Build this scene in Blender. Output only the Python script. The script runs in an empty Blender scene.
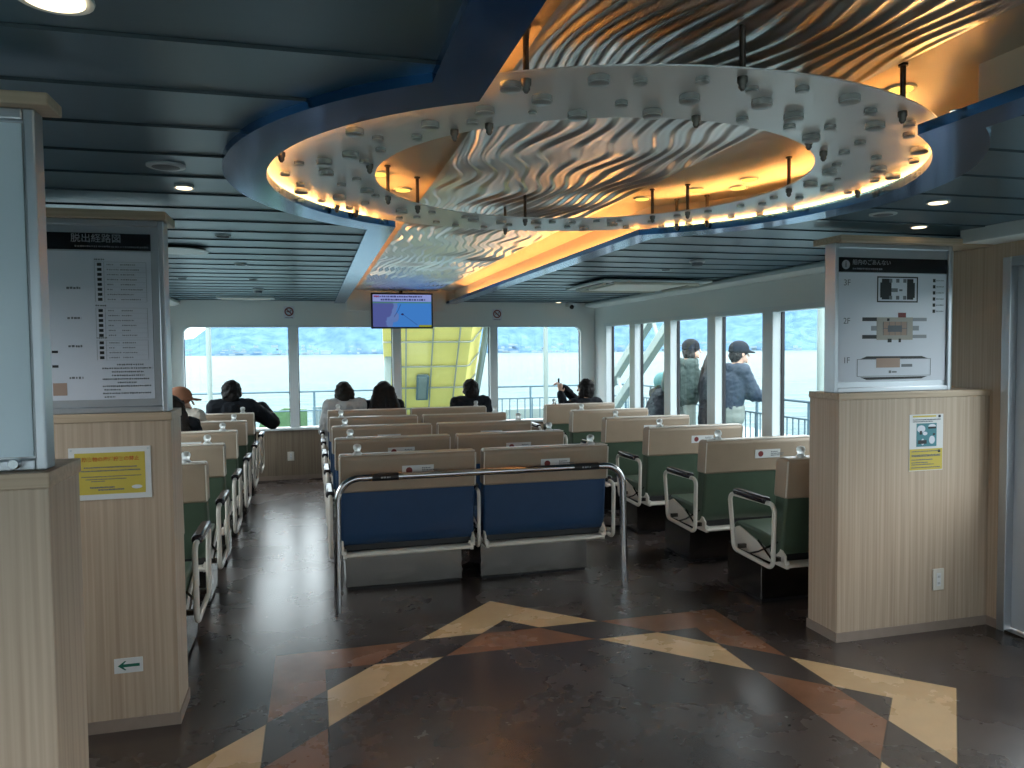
import bpy, bmesh, math, random
from mathutils import Vector, Matrix
random.seed(7)
PI = math.pi
SC = bpy.context.scene
COL = SC.collection

# ------------------------------------------------------------------ materials
def new_mat(name):
    m = bpy.data.materials.new(name); m.use_nodes = True
    nt = m.node_tree; b = nt.nodes['Principled BSDF']
    return m, nt, b
def pm(name, col, rough=.5, metal=0., spec=.5, coat=0., noise=0., nscale=20., bump=0., emis=None, es=0., trans=0., ior=1.45):
    m, nt, b = new_mat(name)
    b.inputs['Base Color'].default_value = (*col, 1)
    b.inputs['Roughness'].default_value = rough
    b.inputs['Metallic'].default_value = metal
    b.inputs['Specular IOR Level'].default_value = spec
    b.inputs['Coat Weight'].default_value = coat
    b.inputs['Transmission Weight'].default_value = trans
    b.inputs['IOR'].default_value = ior
    if emis:
        b.inputs['Emission Color'].default_value = (*emis, 1); b.inputs['Emission Strength'].default_value = es
    if noise or bump:
        tc = nt.nodes.new('ShaderNodeTexCoord'); n = nt.nodes.new('ShaderNodeTexNoise')
        n.inputs['Scale'].default_value = nscale; n.inputs['Detail'].default_value = 4
        nt.links.new(tc.outputs['Object'], n.inputs['Vector'])
        if noise:
            mx = nt.nodes.new('ShaderNodeMix'); mx.data_type = 'RGBA'
            mx.inputs['A'].default_value = (*[c*(1-noise) for c in col], 1)
            mx.inputs['B'].default_value = (*[min(1, c*(1+noise)) for c in col], 1)
            nt.links.new(n.outputs['Fac'], mx.inputs['Factor']); nt.links.new(mx.outputs['Result'], b.inputs['Base Color'])
        if bump:
            bp = nt.nodes.new('ShaderNodeBump'); bp.inputs['Strength'].default_value = bump; bp.inputs['Distance'].default_value = .01
            nt.links.new(n.outputs['Fac'], bp.inputs['Height']); nt.links.new(bp.outputs['Normal'], b.inputs['Normal'])
    return m
def emit(name, col, s):
    m = bpy.data.materials.new(name); m.use_nodes = True; nt = m.node_tree; nt.nodes.clear()
    o = nt.nodes.new('ShaderNodeOutputMaterial'); e = nt.nodes.new('ShaderNodeEmission')
    e.inputs['Color'].default_value = (*col, 1); e.inputs['Strength'].default_value = s
    nt.links.new(e.outputs[0], o.inputs['Surface']); return m
def wood_mat(name, ca, cb, axis=2, rough=.45, scale=70):
    m, nt, b = new_mat(name)
    tc = nt.nodes.new('ShaderNodeTexCoord'); mp = nt.nodes.new('ShaderNodeMapping')
    s = [scale]*3; s[axis] = 1.2
    mp.inputs['Scale'].default_value = s
    n = nt.nodes.new('ShaderNodeTexNoise'); n.inputs['Scale'].default_value = 1.0; n.inputs['Detail'].default_value = 3
    mp2 = nt.nodes.new('ShaderNodeMapping'); s2 = [scale*.2]*3; s2[axis] = .35; mp2.inputs['Scale'].default_value = s2
    n2 = nt.nodes.new('ShaderNodeTexNoise'); n2.inputs['Detail'].default_value = 2
    nt.links.new(tc.outputs['Object'], mp.inputs['Vector']); nt.links.new(mp.outputs[0], n.inputs['Vector'])
    nt.links.new(tc.outputs['Object'], mp2.inputs['Vector']); nt.links.new(mp2.outputs[0], n2.inputs['Vector'])
    ad = nt.nodes.new('ShaderNodeMath'); ad.operation = 'MULTIPLY_ADD'
    nt.links.new(n2.outputs['Fac'], ad.inputs[0]); ad.inputs[1].default_value = .35; nt.links.new(n.outputs['Fac'], ad.inputs[2])
    cr = nt.nodes.new('ShaderNodeValToRGB'); cr.color_ramp.elements[0].position = .42; cr.color_ramp.elements[1].position = 1.05
    cr.color_ramp.elements[0].color = (*ca, 1); cr.color_ramp.elements[1].color = (*cb, 1)
    cr.color_ramp.elements[1].position = .92
    nt.links.new(ad.outputs[0], cr.inputs['Fac']); nt.links.new(cr.outputs['Color'], b.inputs['Base Color'])
    b.inputs['Roughness'].default_value = rough
    return m

M = {}
M['wood'] = wood_mat('pale striped wood laminate', (.43, .315, .225), (.58, .455, .345))
M['wood_edge'] = wood_mat('pale wood edging', (.46, .34, .235), (.60, .46, .33), axis=0)
M['wood_dark'] = wood_mat('dado wood laminate', (.20, .15, .105), (.28, .22, .16))
M['skirt'] = pm('dull brown skirting', (.30, .23, .19), .5, noise=.15)
M['white'] = pm('white painted steel', (.74, .785, .785), .35)
M['mullion'] = pm('white window frame paint', (.68, .74, .76), .3)
M['gasket'] = pm('black window gasket', (.02, .02, .025), .5)
M['ceil'] = pm('dark blue grey ceiling slat paint', (.060, .125, .170), .33, metal=.45, spec=.6)
M['groove'] = pm('ceiling groove painted shade', (.028, .048, .06), .5)  # shade between the slats painted as a darker colour
M['navy'] = pm('gloss navy paint', (.040, .150, .36), .15, metal=.8, spec=.5)
M['recess'] = pm('cream cove paint', (.72, .62, .50), .45)
M['alu'] = pm('brushed aluminium wave sheet', (.66, .67, .67), .31, metal=1.)
M['plate'] = pm('satin aluminium halo plate', (.84, .85, .85), .36, metal=.45)
M['acrylic'] = pm('frosted clear acrylic', (.88, .88, .86), .30, trans=.62, ior=1.4)
M['stud_side'] = pm('grey clear acrylic edge', (.74, .72, .69), .25, trans=.45, ior=1.4)
M['rod'] = pm('dark bronze rod', (.10, .085, .075), .3, metal=.9)
M['steel'] = pm('polished steel tube', (.44, .44, .45), .13, metal=1.)
M['brushed'] = pm('brushed stainless sheet', (.165, .150, .138), .25, metal=1., noise=.05, nscale=60)
M['frame_steel'] = pm('stainless board frame', (.46, .48, .51), .36, metal=.85)
M['blue'] = pm('blue seat vinyl', (.017, .052, .125), .40, noise=.12, nscale=14)
M['green'] = pm('green seat vinyl', (.060, .090, .060), .40, noise=.12, nscale=14)
M['beige'] = pm('beige headrest vinyl', (.37, .28, .205), .34, noise=.10, nscale=9, bump=.12)
M['black'] = pm('black rubber', (.012, .012, .014), .5)
M['black_gloss'] = pm('black armrest pad', (.020, .014, .017), .22)
M['cream_tube'] = pm('cream enamelled tube', (.68, .62, .55), .3, spec=.6)
M['paper'] = pm('white paper', (.74, .74, .74), .5)
M['sheet'] = pm('laminated white board sheet', (.70, .72, .80), .25)
M['pale_board'] = pm('pale blue board film', (.74, .86, .95), .22)
M['ink'] = pm('black ink', (.02, .02, .022), .5)
M['header'] = pm('black header film', (.008, .009, .013), .2)
M['grey_ink'] = pm('grey print', (.30, .31, .34), .5)
M['line_ink'] = pm('dark grey print', (.16, .17, .19), .5)
M['red_ink'] = pm('dark red print', (.22, .035, .035), .5)
M['orange_ink'] = pm('red orange print', (.55, .13, .03), .5)
M['yellow_paper'] = pm('yellow paper', (.62, .48, .085), .5)
M['green_ink'] = pm('dark green print', (.01, .13, .09), .5)
M['teal_ink'] = pm('teal print', (.06, .22, .26), .5)
M['brown_ink'] = pm('brown plan print', (.42, .28, .22), .5)
M['plastic'] = pm('cream plastic', (.70, .66, .58), .4)
M['grey_plastic'] = pm('pale grey plastic', (.55, .60, .62), .4)
M['dark_gap'] = pm('dark opening', (.01, .012, .014), .6)
M['door'] = pm('satin steel door leaf', (.58, .61, .66), .32, metal=.3)
M['lit_disc'] = emit('warm lit lamp diffuser', (1., .80, .50), 1.0)
M['lit_warm'] = emit('yellow lit lamp diffuser', (1., .58, .10), .62)
M['led'] = emit('amber led strip', (1., .42, .10), 16.)
M['led_ring'] = emit('amber ring led strip', (1., .42, .10), 120.)
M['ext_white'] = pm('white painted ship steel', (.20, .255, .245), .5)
M['ext_rail'] = pm('blue grey rail paint', (.06, .115, .15), .5)
M['ext_yellow'] = pm('yellow ramp paint', (.86, .72, .20), .5, noise=.06, nscale=5)
M['ext_rib'] = pm('grey ramp rib paint', (.30, .32, .26), .5)
M['ext_deck'] = pm('grey green deck paint', (.15, .19, .19), .6, noise=.1, nscale=8)
M['ext_green'] = pm('bright green cover sheet', (.050, .115, .05), .6, noise=.2, nscale=6)
M['ext_grey'] = pm('pale grey corrugated sheet', (.17, .23, .245), .5)
M['skin'] = pm('skin', (.55, .34, .25), .5)
M['hair'] = pm('black hair', (.010, .008, .008), .6, spec=.2)
M['hair2'] = pm('dark brown hair', (.014, .010, .008), .6, spec=.25)
M['cloth_black'] = pm('black cloth', (.010, .012, .016), .85, spec=.2)
M['cloth_navy'] = pm('navy cloth', (.010, .024, .045), .75)
M['cloth_grey'] = pm('pale grey cloth', (.42, .42, .42), .85, bump=.2, nscale=30)
M['cloth_green'] = pm('grey green cloth', (.022, .042, .038), .8)
M['cloth_beige'] = pm('beige cloth', (.40, .36, .31), .85)
M['cap_brown'] = pm('brown corduroy', (.23, .095, .05), .85)
M['denim'] = pm('blue denim', (.03, .10, .20), .8)
M['cloth_pale'] = pm('pale grey green cloth', (.17, .205, .19), .85)
M['teal_cloth'] = pm('teal cloth', (.06, .17, .18), .8)

# floor: dark vinyl with the two interlaced square bands of the star inlay
def floor_material():
    m, nt, b = new_mat('dark mottled vinyl with star inlay')
    N = nt.nodes.new; L = nt.links.new
    tc = N('ShaderNodeTexCoord'); sp = N('ShaderNodeSeparateXYZ'); L(tc.outputs['Object'], sp.inputs[0])
    def mth(op, a, b_=None, c=None):
        n = N('ShaderNodeMath'); n.operation = op
        for i, v in enumerate((a, b_, c)):
            if v is None: continue
            if isinstance(v, (int, float)): n.inputs[i].default_value = v
            else: L(v, n.inputs[i])
        return n.outputs[0]
    ax = mth('ABSOLUTE', mth('SUBTRACT', sp.outputs['X'], 1.03)); ay = mth('ABSOLUTE', mth('SUBTRACT', sp.outputs['Y'], 2.735))
    d1 = mth('MAXIMUM', ax, ay); d2 = mth('MULTIPLY', mth('ADD', ax, ay), 1/math.sqrt(2))
    def band(d): return mth('MULTIPLY', mth('GREATER_THAN', d, .998), mth('LESS_THAN', d, 1.247))
    b1, b2 = band(d1), band(d2)
    brown = mth('MULTIPLY', b1, mth('SUBTRACT', 1., b2)); beige = mth('MULTIPLY', b2, mth('SUBTRACT', 1., b1))
    def seam(d, v): return mth('LESS_THAN', mth('ABSOLUTE', mth('SUBTRACT', d, v)), .0035)
    sm = mth('MAXIMUM', mth('MULTIPLY', mth('MAXIMUM', seam(d1, .998), seam(d1, 1.247)), mth('LESS_THAN', d2, 1.765)),
             mth('MAXIMUM', seam(d2, .998), seam(d2, 1.247)))
    sm = mth('MULTIPLY', sm, mth('MAXIMUM', mth('LESS_THAN', d2, 1.26), mth('LESS_THAN', d1, 1.26)))
    n1 = N('ShaderNodeTexNoise'); n1.inputs['Scale'].default_value = 2.2; n1.inputs['Detail'].default_value = 5; n1.inputs['Roughness'].default_value = .6
    L(tc.outputs['Object'], n1.inputs['Vector'])
    n2 = N('ShaderNodeTexNoise'); n2.inputs['Scale'].default_value = 11; n2.inputs['Detail'].default_value = 2
    L(tc.outputs['Object'], n2.inputs['Vector'])
    def ramp(fac, stops):
        r = N('ShaderNodeValToRGB'); e = r.color_ramp.elements
        e[0].position, e[0].color = stops[0][0], (*stops[0][1], 1); e[1].position, e[1].color = stops[1][0], (*stops[1][1], 1)
        L(fac, r.inputs['Fac']); return r.outputs['Color']
    nn = mth('MULTIPLY_ADD', n2.outputs['Fac'], .06, mth('MULTIPLY', n1.outputs['Fac'], .94))
    dark = ramp(nn, [(.33, (.050, .036, .033)), (.68, (.098, .072, .064))])
    beig = ramp(nn, [(.33, (.58, .36, .18)), (.68, (.76, .51, .28))])
    brow = ramp(nn, [(.33, (.20, .085, .046)), (.68, (.33, .155, .088))])
    def mix(f, a, c):
        x = N('ShaderNodeMix'); x.data_type = 'RGBA'; L(f, x.inputs['Factor'])
        for s, v in (('A', a), ('B', c)):
            if isinstance(v, tuple): x.inputs[s].default_value = (*v, 1)
            else: L(v, x.inputs[s])
        return x.outputs['Result']
    c = mix(brown, dark, brow); c = mix(beige, c, beig); c = mix(mth('MULTIPLY', sm, .7), c, (.008, .007, .007))
    L(c, b.inputs['Base Color'])
    rr = mth('MULTIPLY_ADD', n1.outputs['Fac'], .10, .22); L(rr, b.inputs['Roughness'])
    b.inputs['Specular IOR Level'].default_value = .85
    return m
M['floor'] = floor_material()

def glass_material():
    m = bpy.data.materials.new('blue tinted window glass'); m.use_nodes = True; nt = m.node_tree; nt.nodes.clear()
    o = nt.nodes.new('ShaderNodeOutputMaterial'); t = nt.nodes.new('ShaderNodeBsdfTransparent'); g = nt.nodes.new('ShaderNodeBsdfGlossy')
    t.inputs['Color'].default_value = (.955, .988, .992, 1); g.inputs['Roughness'].default_value = .02
    lw = nt.nodes.new('ShaderNodeLayerWeight'); lw.inputs['Blend'].default_value = .5
    p5 = nt.nodes.new('ShaderNodeMath'); p5.operation = 'POWER'; p5.inputs[1].default_value = 5.; nt.links.new(lw.outputs['Facing'], p5.inputs[0])
    f = nt.nodes.new('ShaderNodeMath'); f.operation = 'MULTIPLY_ADD'; f.inputs[1].default_value = .3; f.inputs[2].default_value = .018; nt.links.new(p5.outputs[0], f.inputs[0])
    mx = nt.nodes.new('ShaderNodeMixShader')
    nt.links.new(f.outputs[0], mx.inputs['Fac']); nt.links.new(t.outputs[0], mx.inputs[1]); nt.links.new(g.outputs[0], mx.inputs[2])
    nt.links.new(mx.outputs[0], o.inputs['Surface']); return m
M['glass'] = glass_material()

def water_material():
    m, nt, b = new_mat('rippled pale sea water')
    b.inputs['Base Color'].default_value = (.105, .150, .155, 1); b.inputs['Roughness'].default_value = .28
    b.inputs['Specular IOR Level'].default_value = .012
    tc = nt.nodes.new('ShaderNodeTexCoord'); 
    mp = nt.nodes.new('ShaderNodeMapping'); mp.inputs['Scale'].default_value = (.10, .22, 1)
    n = nt.nodes.new('ShaderNodeTexNoise'); n.inputs['Scale'].default_value = 1.; n.inputs['Detail'].default_value = 7; n.inputs['Roughness'].default_value = .62
    bp = nt.nodes.new('ShaderNodeBump'); bp.inputs['Strength'].default_value = 1.; bp.inputs['Distance'].default_value = 1.6
    nt.links.new(tc.outputs['Object'], mp.inputs['Vector']); nt.links.new(mp.outputs[0], n.inputs['Vector'])
    nt.links.new(n.outputs['Fac'], bp.inputs['Height']); nt.links.new(bp.outputs['Normal'], b.inputs['Normal'])
    cr = nt.nodes.new('ShaderNodeValToRGB'); e = cr.color_ramp.elements; e[0].position, e[0].color = .35, (.046, .082, .087, 1); e[1].position, e[1].color = .62, (.084, .124, .129, 1)
    nt.links.new(n.outputs['Fac'], cr.inputs['Fac']); nt.links.new(cr.outputs['Color'], b.inputs['Base Color'])
    return m
M['water'] = water_material()
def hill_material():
    m, nt, b = new_mat('wooded hillside with painted haze')
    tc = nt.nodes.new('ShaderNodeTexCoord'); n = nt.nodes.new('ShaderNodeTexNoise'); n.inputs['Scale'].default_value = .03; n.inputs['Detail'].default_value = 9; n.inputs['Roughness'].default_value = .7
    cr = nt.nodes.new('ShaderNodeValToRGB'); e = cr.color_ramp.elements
    e[0].position, e[0].color = .36, (.045, .092, .155, 1); e[1].position, e[1].color = .66, (.088, .155, .230, 1)  # blue haze of distance mixed into the hillside colour
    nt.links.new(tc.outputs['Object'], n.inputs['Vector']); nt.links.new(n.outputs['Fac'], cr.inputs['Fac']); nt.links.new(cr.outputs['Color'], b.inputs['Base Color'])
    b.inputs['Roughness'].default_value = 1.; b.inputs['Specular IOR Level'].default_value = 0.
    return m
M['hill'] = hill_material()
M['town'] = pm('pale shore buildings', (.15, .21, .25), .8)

# ------------------------------------------------------------------ mesh helpers
class MB:
    def __init__(s): s.bm = bmesh.new(); s.slot = 0
    def mark(s, faces, slot):
        for f in faces: f.material_index = slot
    def box(s, x0, x1, y0, y1, z0, z1, slot=0, mtx=None):
        co = [(x, y, z) for z in (z0, z1) for y in (y0, y1) for x in (x0, x1)]
        v = [s.bm.verts.new(mtx @ Vector(c) if mtx else c) for c in co]
        fs = [s.bm.faces.new([v[i] for i in q]) for q in ((0, 2, 3, 1), (4, 5, 7, 6), (0, 1, 5, 4), (2, 6, 7, 3), (0, 4, 6, 2), (1, 3, 7, 5))]
        s.mark(fs, slot); return fs
    def prism(s, poly, axis, a0, a1, slot=0):
        """extrude a polygon: axis 'x' takes (y,z), 'y' takes (x,z), 'z' takes (x,y)"""
        def P(p, a): return {'x': (a, p[0], p[1]), 'y': (p[0], a, p[1]), 'z': (p[0], p[1], a)}[axis]
        A = [s.bm.verts.new(P(p, a0)) for p in poly]; B = [s.bm.verts.new(P(p, a1)) for p in poly]
        n = len(poly); fs = [s.bm.faces.new(A[::-1]), s.bm.faces.new(B)]
        for i in range(n): fs.append(s.bm.faces.new((A[i], A[(i+1) % n], B[(i+1) % n], B[i])))
        s.mark(fs, slot); return fs
    def tube(s, pts, r, seg=10, closed=False, slot=0):
        pts = [Vector(p) for p in pts]; n = len(pts); rings = []
        rs = r if isinstance(r, (list, tuple)) else [r]*n
        up = None
        for i, p in enumerate(pts):
            a = pts[i-1] if (i > 0 or closed) else p; b = pts[(i+1) % n] if (i < n-1 or closed) else p
            t = (b-a).normalized()
            if up is None:
                up = Vector((0, 0, 1)) if abs(t.z) < .9 else Vector((1, 0, 0))
            u = (up - t*up.dot(t)).normalized(); up = u; w = t.cross(u)
            rings.append([s.bm.verts.new(p + (u*math.cos(2*PI*k/seg) + w*math.sin(2*PI*k/seg))*rs[i]) for k in range(seg)])
        fs = []
        for i in range(n if closed else n-1):
            A, B = rings[i], rings[(i+1) % n]
            for k in range(seg): fs.append(s.bm.faces.new((A[k], A[(k+1) % seg], B[(k+1) % seg], B[k])))
        if not closed:
            fs.append(s.bm.faces.new(rings[0][::-1])); fs.append(s.bm.faces.new(rings[-1]))
        s.mark(fs, slot); return fs
    def lathe(s, prof, c=(0, 0, 0), seg=20, slot=0, axis='z'):
        """prof: (radius, height) list, closed at both ends"""
        rings = []
        def P(r, h, a):
            v = {'z': (r*math.cos(a), r*math.sin(a), h), 'y': (r*math.cos(a), h, r*math.sin(a)), 'x': (h, r*math.cos(a), r*math.sin(a))}[axis]
            return (c[0]+v[0], c[1]+v[1], c[2]+v[2])
        for r, h in prof: rings.append([s.bm.verts.new(P(max(r, 1e-4), h, 2*PI*k/seg)) for k in range(seg)])
        fs = []
        for A, B in zip(rings, rings[1:]):
            for k in range(seg): fs.append(s.bm.faces.new((A[k], A[(k+1) % seg], B[(k+1) % seg], B[k])))
        fs.append(s.bm.faces.new(rings[0][::-1])); fs.append(s.bm.faces.new(rings[-1]))
        s.mark(fs, slot); return fs
    def ball(s, c, r, seg=10, slot=0, rot=None):
        m = Matrix.Translation(c)
        if rot: m = m @ rot
        rr = r if isinstance(r, (tuple, list)) else (r, r, r)
        m = m @ Matrix.Diagonal((*rr, 1))
        g = bmesh.ops.create_uvsphere(s.bm, u_segments=seg, v_segments=max(6, seg//2+2), radius=1, matrix=m)
        s.mark({f for v in g['verts'] for f in v.link_faces}, slot)
    def capsule(s, a, b, ra, rb, seg=12):
        a, b = Vector(a), Vector(b); d = b-a; L = d.length
        if L < 1e-5: s.ball(a, ra, seg); return
        t = d/L; pts, rs = [], []
        for k in range(0, 5): th = PI/2*(1-k/4.); pts.append(a - t*ra*math.sin(th)); rs.append(max(ra*math.cos(th), ra*.05))
        for k in range(0, 5): th = PI/2*k/4.; pts.append(b + t*rb*math.sin(th)); rs.append(max(rb*math.cos(th), rb*.05))
        s.tube(pts, rs, seg)
    def quad(s, *p, slot=0):
        f = s.bm.faces.new([s.bm.verts.new(q) for q in p]); f.material_index = slot; return f
    def build(s, name, mat, parent=None, smooth=False, bevel=0., seg=2, loc=None, sub=0):
        bmesh.ops.recalc_face_normals(s.bm, faces=s.bm.faces)
        me = bpy.data.meshes.new(name); s.bm.to_mesh(me); s.bm.free()
        for m in (mat if isinstance(mat, (list, tuple)) else [mat]): me.materials.append(m)
        o = bpy.data.objects.new(name, me); COL.objects.link(o)
        if parent is not None: o.parent = parent
        if loc is not None: o.location = loc
        if smooth:
            for p in me.polygons: p.use_smooth = True
            if smooth != 'all':
                try: me.set_sharp_from_angle(angle=math.radians(40))
                except Exception: pass
        if bevel:
            b = o.modifiers.new('bevel', 'BEVEL'); b.width = bevel; b.segments = seg; b.limit_method = 'ANGLE'; b.angle_limit = math.radians(35)
        if sub:
            u = o.modifiers.new('sub', 'SUBSURF'); u.levels = sub; u.render_levels = sub
        return o

def empty(name, loc=(0, 0, 0), rz=0.):
    o = bpy.data.objects.new(name, None); COL.objects.link(o); o.location = loc; o.rotation_euler = (0, 0, rz); o.empty_display_size = .1; return o
def tag(o, label, cat, group=None, kind=None):
    if label: o['label'] = label
    if cat: o['category'] = cat
    if group: o['group'] = group
    if kind: o['kind'] = kind
    return o
def struct(o, label=None, cat=None):
    o['kind'] = 'structure'
    if label: o['label'] = label
    if cat: o['category'] = cat
    return o
def copy_tree(o, parent=None):
    c = o.copy(); COL.objects.link(c)
    if parent is not None: c.parent = parent
    for ch in [x for x in KIDS.get(o.name, [])]: copy_tree(ch, c)
    return c
KIDS = {}
def index_kids(root):
    """remember the children of a finished prototype so copies need no scene search"""
    for o in [root] + list(root.children_recursive): KIDS[o.name] = list(o.children)

def text(body, size, mat, parent, loc, name='lettering', rot=(PI/2, 0, 0), align='LEFT', sx=1., depth=.0006, bold=False):
    cu = bpy.data.curves.new(name, 'FONT'); cu.body = body; cu.size = size; cu.align_x = align; cu.align_y = 'CENTER'; cu.extrude = depth/2
    if bold: cu.offset = size*.018
    t = bpy.data.objects.new('tmp_text', cu); COL.objects.link(t)
    dg = bpy.context.evaluated_depsgraph_get(); dg.update()
    me = bpy.data.meshes.new_from_object(t.evaluated_get(dg)); me.name = name
    bpy.data.objects.remove(t); bpy.data.curves.remove(cu)
    me.materials.clear(); me.materials.append(mat)
    o = bpy.data.objects.new(name, me); COL.objects.link(o); o.parent = parent
    o.location = loc; o.rotation_euler = rot; o.scale = (sx, 1, 1)
    return o
def strips(rects, mat, parent, y, name, t=.0008):
    """small flat printed marks on a board that faces -y: rects of (x0, x1, z0, z1)"""
    m = MB()
    for x0, x1, z0, z1 in rects: m.box(x0, x1, y-t, y, z0, z1)
    return m.build(name, mat, parent)
def fake_lines(x0, x1, z, h, seed, gap=.25):
    """a line of print too small to read: short dashes"""
    r = random.Random(seed); out = []; x = x0
    while x < x1:
        w = h*r.uniform(.5, 1.1); out.append((x, min(x+w, x1), z-h*r.uniform(.35, .5), z+h*r.uniform(.3, .5))); x += w + h*gap*r.uniform(.6, 2.2)
    return out

CX, CY = 1.03, 2.735            # centre of the hall: star inlay, halo plate and ring share it
XL, XR = -1.622, 3.676          # side walls
YF, YB = 9.55, -4.08            # end walls
ZC = 2.168                      # slatted ceiling
SILL, HEAD = .632, 1.856

# ================================================================== setting
m = MB(); m.box(XL-.02, XR+.02, YB-.02, YF+.02, -.03, 0)
struct(m.build('floor', M['floor']))

# --- slatted ceiling, open over the long recess and the circle
XI0, XI1, XO0, XO1 = .40, 1.66, .285, 1.775
def out_edge(y, R=1.275, xo=CX+.745):
    d = R*R-(y-CY)**2
    return max(math.sqrt(d) if d > 0 else 0, xo-CX)
def slat_ceiling():
    m = MB(); pitch = .31; y0 = 1.63-pitch*19; last = {}
    k = 0
    while y0+pitch*k < YF:
        ya, yb = max(y0+pitch*k, YB), min(y0+pitch*(k+1), YF)
        n = 6
        prof = [(0., .012), (.07, -.002), (.5, -.001), (.93, .004), (1., .012)]
        for side in (-1, 1):
            xe = XL if side < 0 else XR
            rows = []
            ys = sorted(set([0, .024, .030, .12, .25, .4, .55, .7, .85, .95, 1.]))
            for t in ys:
                y = ya+(yb-ya)*t
                z = ZC + (.005 if t < .03 else -.003 + .006*math.sin(PI/2*t))
                xi = CX + side*out_edge(y)
                rows.append((m.bm.verts.new((xe, y, z)), m.bm.verts.new((xi, y, z))))
            if side in last:
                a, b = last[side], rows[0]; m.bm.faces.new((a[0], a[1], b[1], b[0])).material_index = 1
            last[side] = rows[-1]
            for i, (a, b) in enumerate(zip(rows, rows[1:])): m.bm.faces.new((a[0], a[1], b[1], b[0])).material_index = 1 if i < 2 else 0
        k += 1
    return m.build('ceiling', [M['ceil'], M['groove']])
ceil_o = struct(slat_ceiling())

# --- recess above: lid and wall following the outline
def outline(R, half, y0, y1, side, n=40, ry=None):
    """from y0 to y1 along the beam with the circular bulge; side -1 or 1"""
    ry = ry or R; th0 = math.acos(half/R)
    pts = [(CX+side*half, y0)]
    for i in range(n+1):
        a = -th0+2*th0*i/n; pts.append((CX+side*R*math.cos(a), CY+ry*math.sin(a)))
    pts.append((CX+side*half, y1)); return pts
m = MB()
for side in (-1, 1):
    o_ = outline(1.275, .742, YB, YF, side)
    for p, q in zip(o_, o_[1:]):
        m.quad((p[0], p[1], 2.15), (q[0], q[1], 2.15), (q[0], q[1], 2.315), (p[0], p[1], 2.315))
m.box(CX-1.3, CX+1.3, YB, YF, 2.315, 2.34)
struct(m.build('ceiling_recess', M['recess']))
m = MB(); m.box(XL-.3, XR+.3, YB-.3, YF+.3, 2.40, 2.46); struct(m.build('ceiling_deckhead', M['ext_white']))

# --- navy soffits (beam + ring) either side
for i, side in enumerate((-1, 1)):
    a = outline(1.168, .632, YB, YF, side, ry=1.12); b = outline(1.305, .760, YB, YF, side, ry=1.285)
    m = MB()
    for poly, z0, z1 in ((a + b[::-1], 2.145, 2.158),):
        m.prism(poly, 'z', z0, z1)
    lip = outline(1.180, .644, YB, YF, side, ry=1.132); m.prism(a + lip[::-1], 'z', 2.158, 2.174)
    back = outline(1.293, .748, YB, YF, side, ry=1.273); m.prism(back + b[::-1], 'z', 2.158, 2.185)
    ch = [(CX+side*1.268*math.cos(t), CY+1.268*math.sin(t)) for t in [(-54+108*k/30)*PI/180 for k in range(31)]]; ci = [(CX+side*1.263*math.cos(t), CY+1.263*math.sin(t)) for t in [(-54+108*k/30)*PI/180 for k in range(31)]]
    m.prism(ch + ci[::-1], 'z', 2.158, 2.206)  # added channel wall, keeps the strip's light off the recess wall
    cj = [(CX+side*1.205*math.cos(t), CY+1.205*math.sin(t)) for t in [(-54+108*k/30)*PI/180 for k in range(31)]]
    m.prism(ch + cj[::-1], 'z', 2.206, 2.209)  # added cover, stops the strip's light going up into the recess
    struct(m.build('trim_%d' % (i+1), M['navy']), None)
    # amber strip light hidden on the soffit behind its lip
    nm = 'side with the yellow notice' if side < 0 else 'side with the deck plan board'
    led = MB(); led.tube([(CX+side*1.250*math.cos(t), CY+1.250*math.sin(t), 2.1645) for t in [(-52+104*k/30)*PI/180 for k in range(31)]], .0055, 6)
    tag(led.build('strip_light', M['led_ring']), 'curved amber strip light in the navy ring, on the ' + nm, 'strip light')
    led = MB(); led.tube([(CX+side*.71, y, 2.1645) for y in (3.85, 5, 6.5, 7.5, 8.7)], .0055, 6)
    tag(led.build('strip_light', M['led']), 'straight amber strip light near the television, on the ' + nm, 'strip light')
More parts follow.
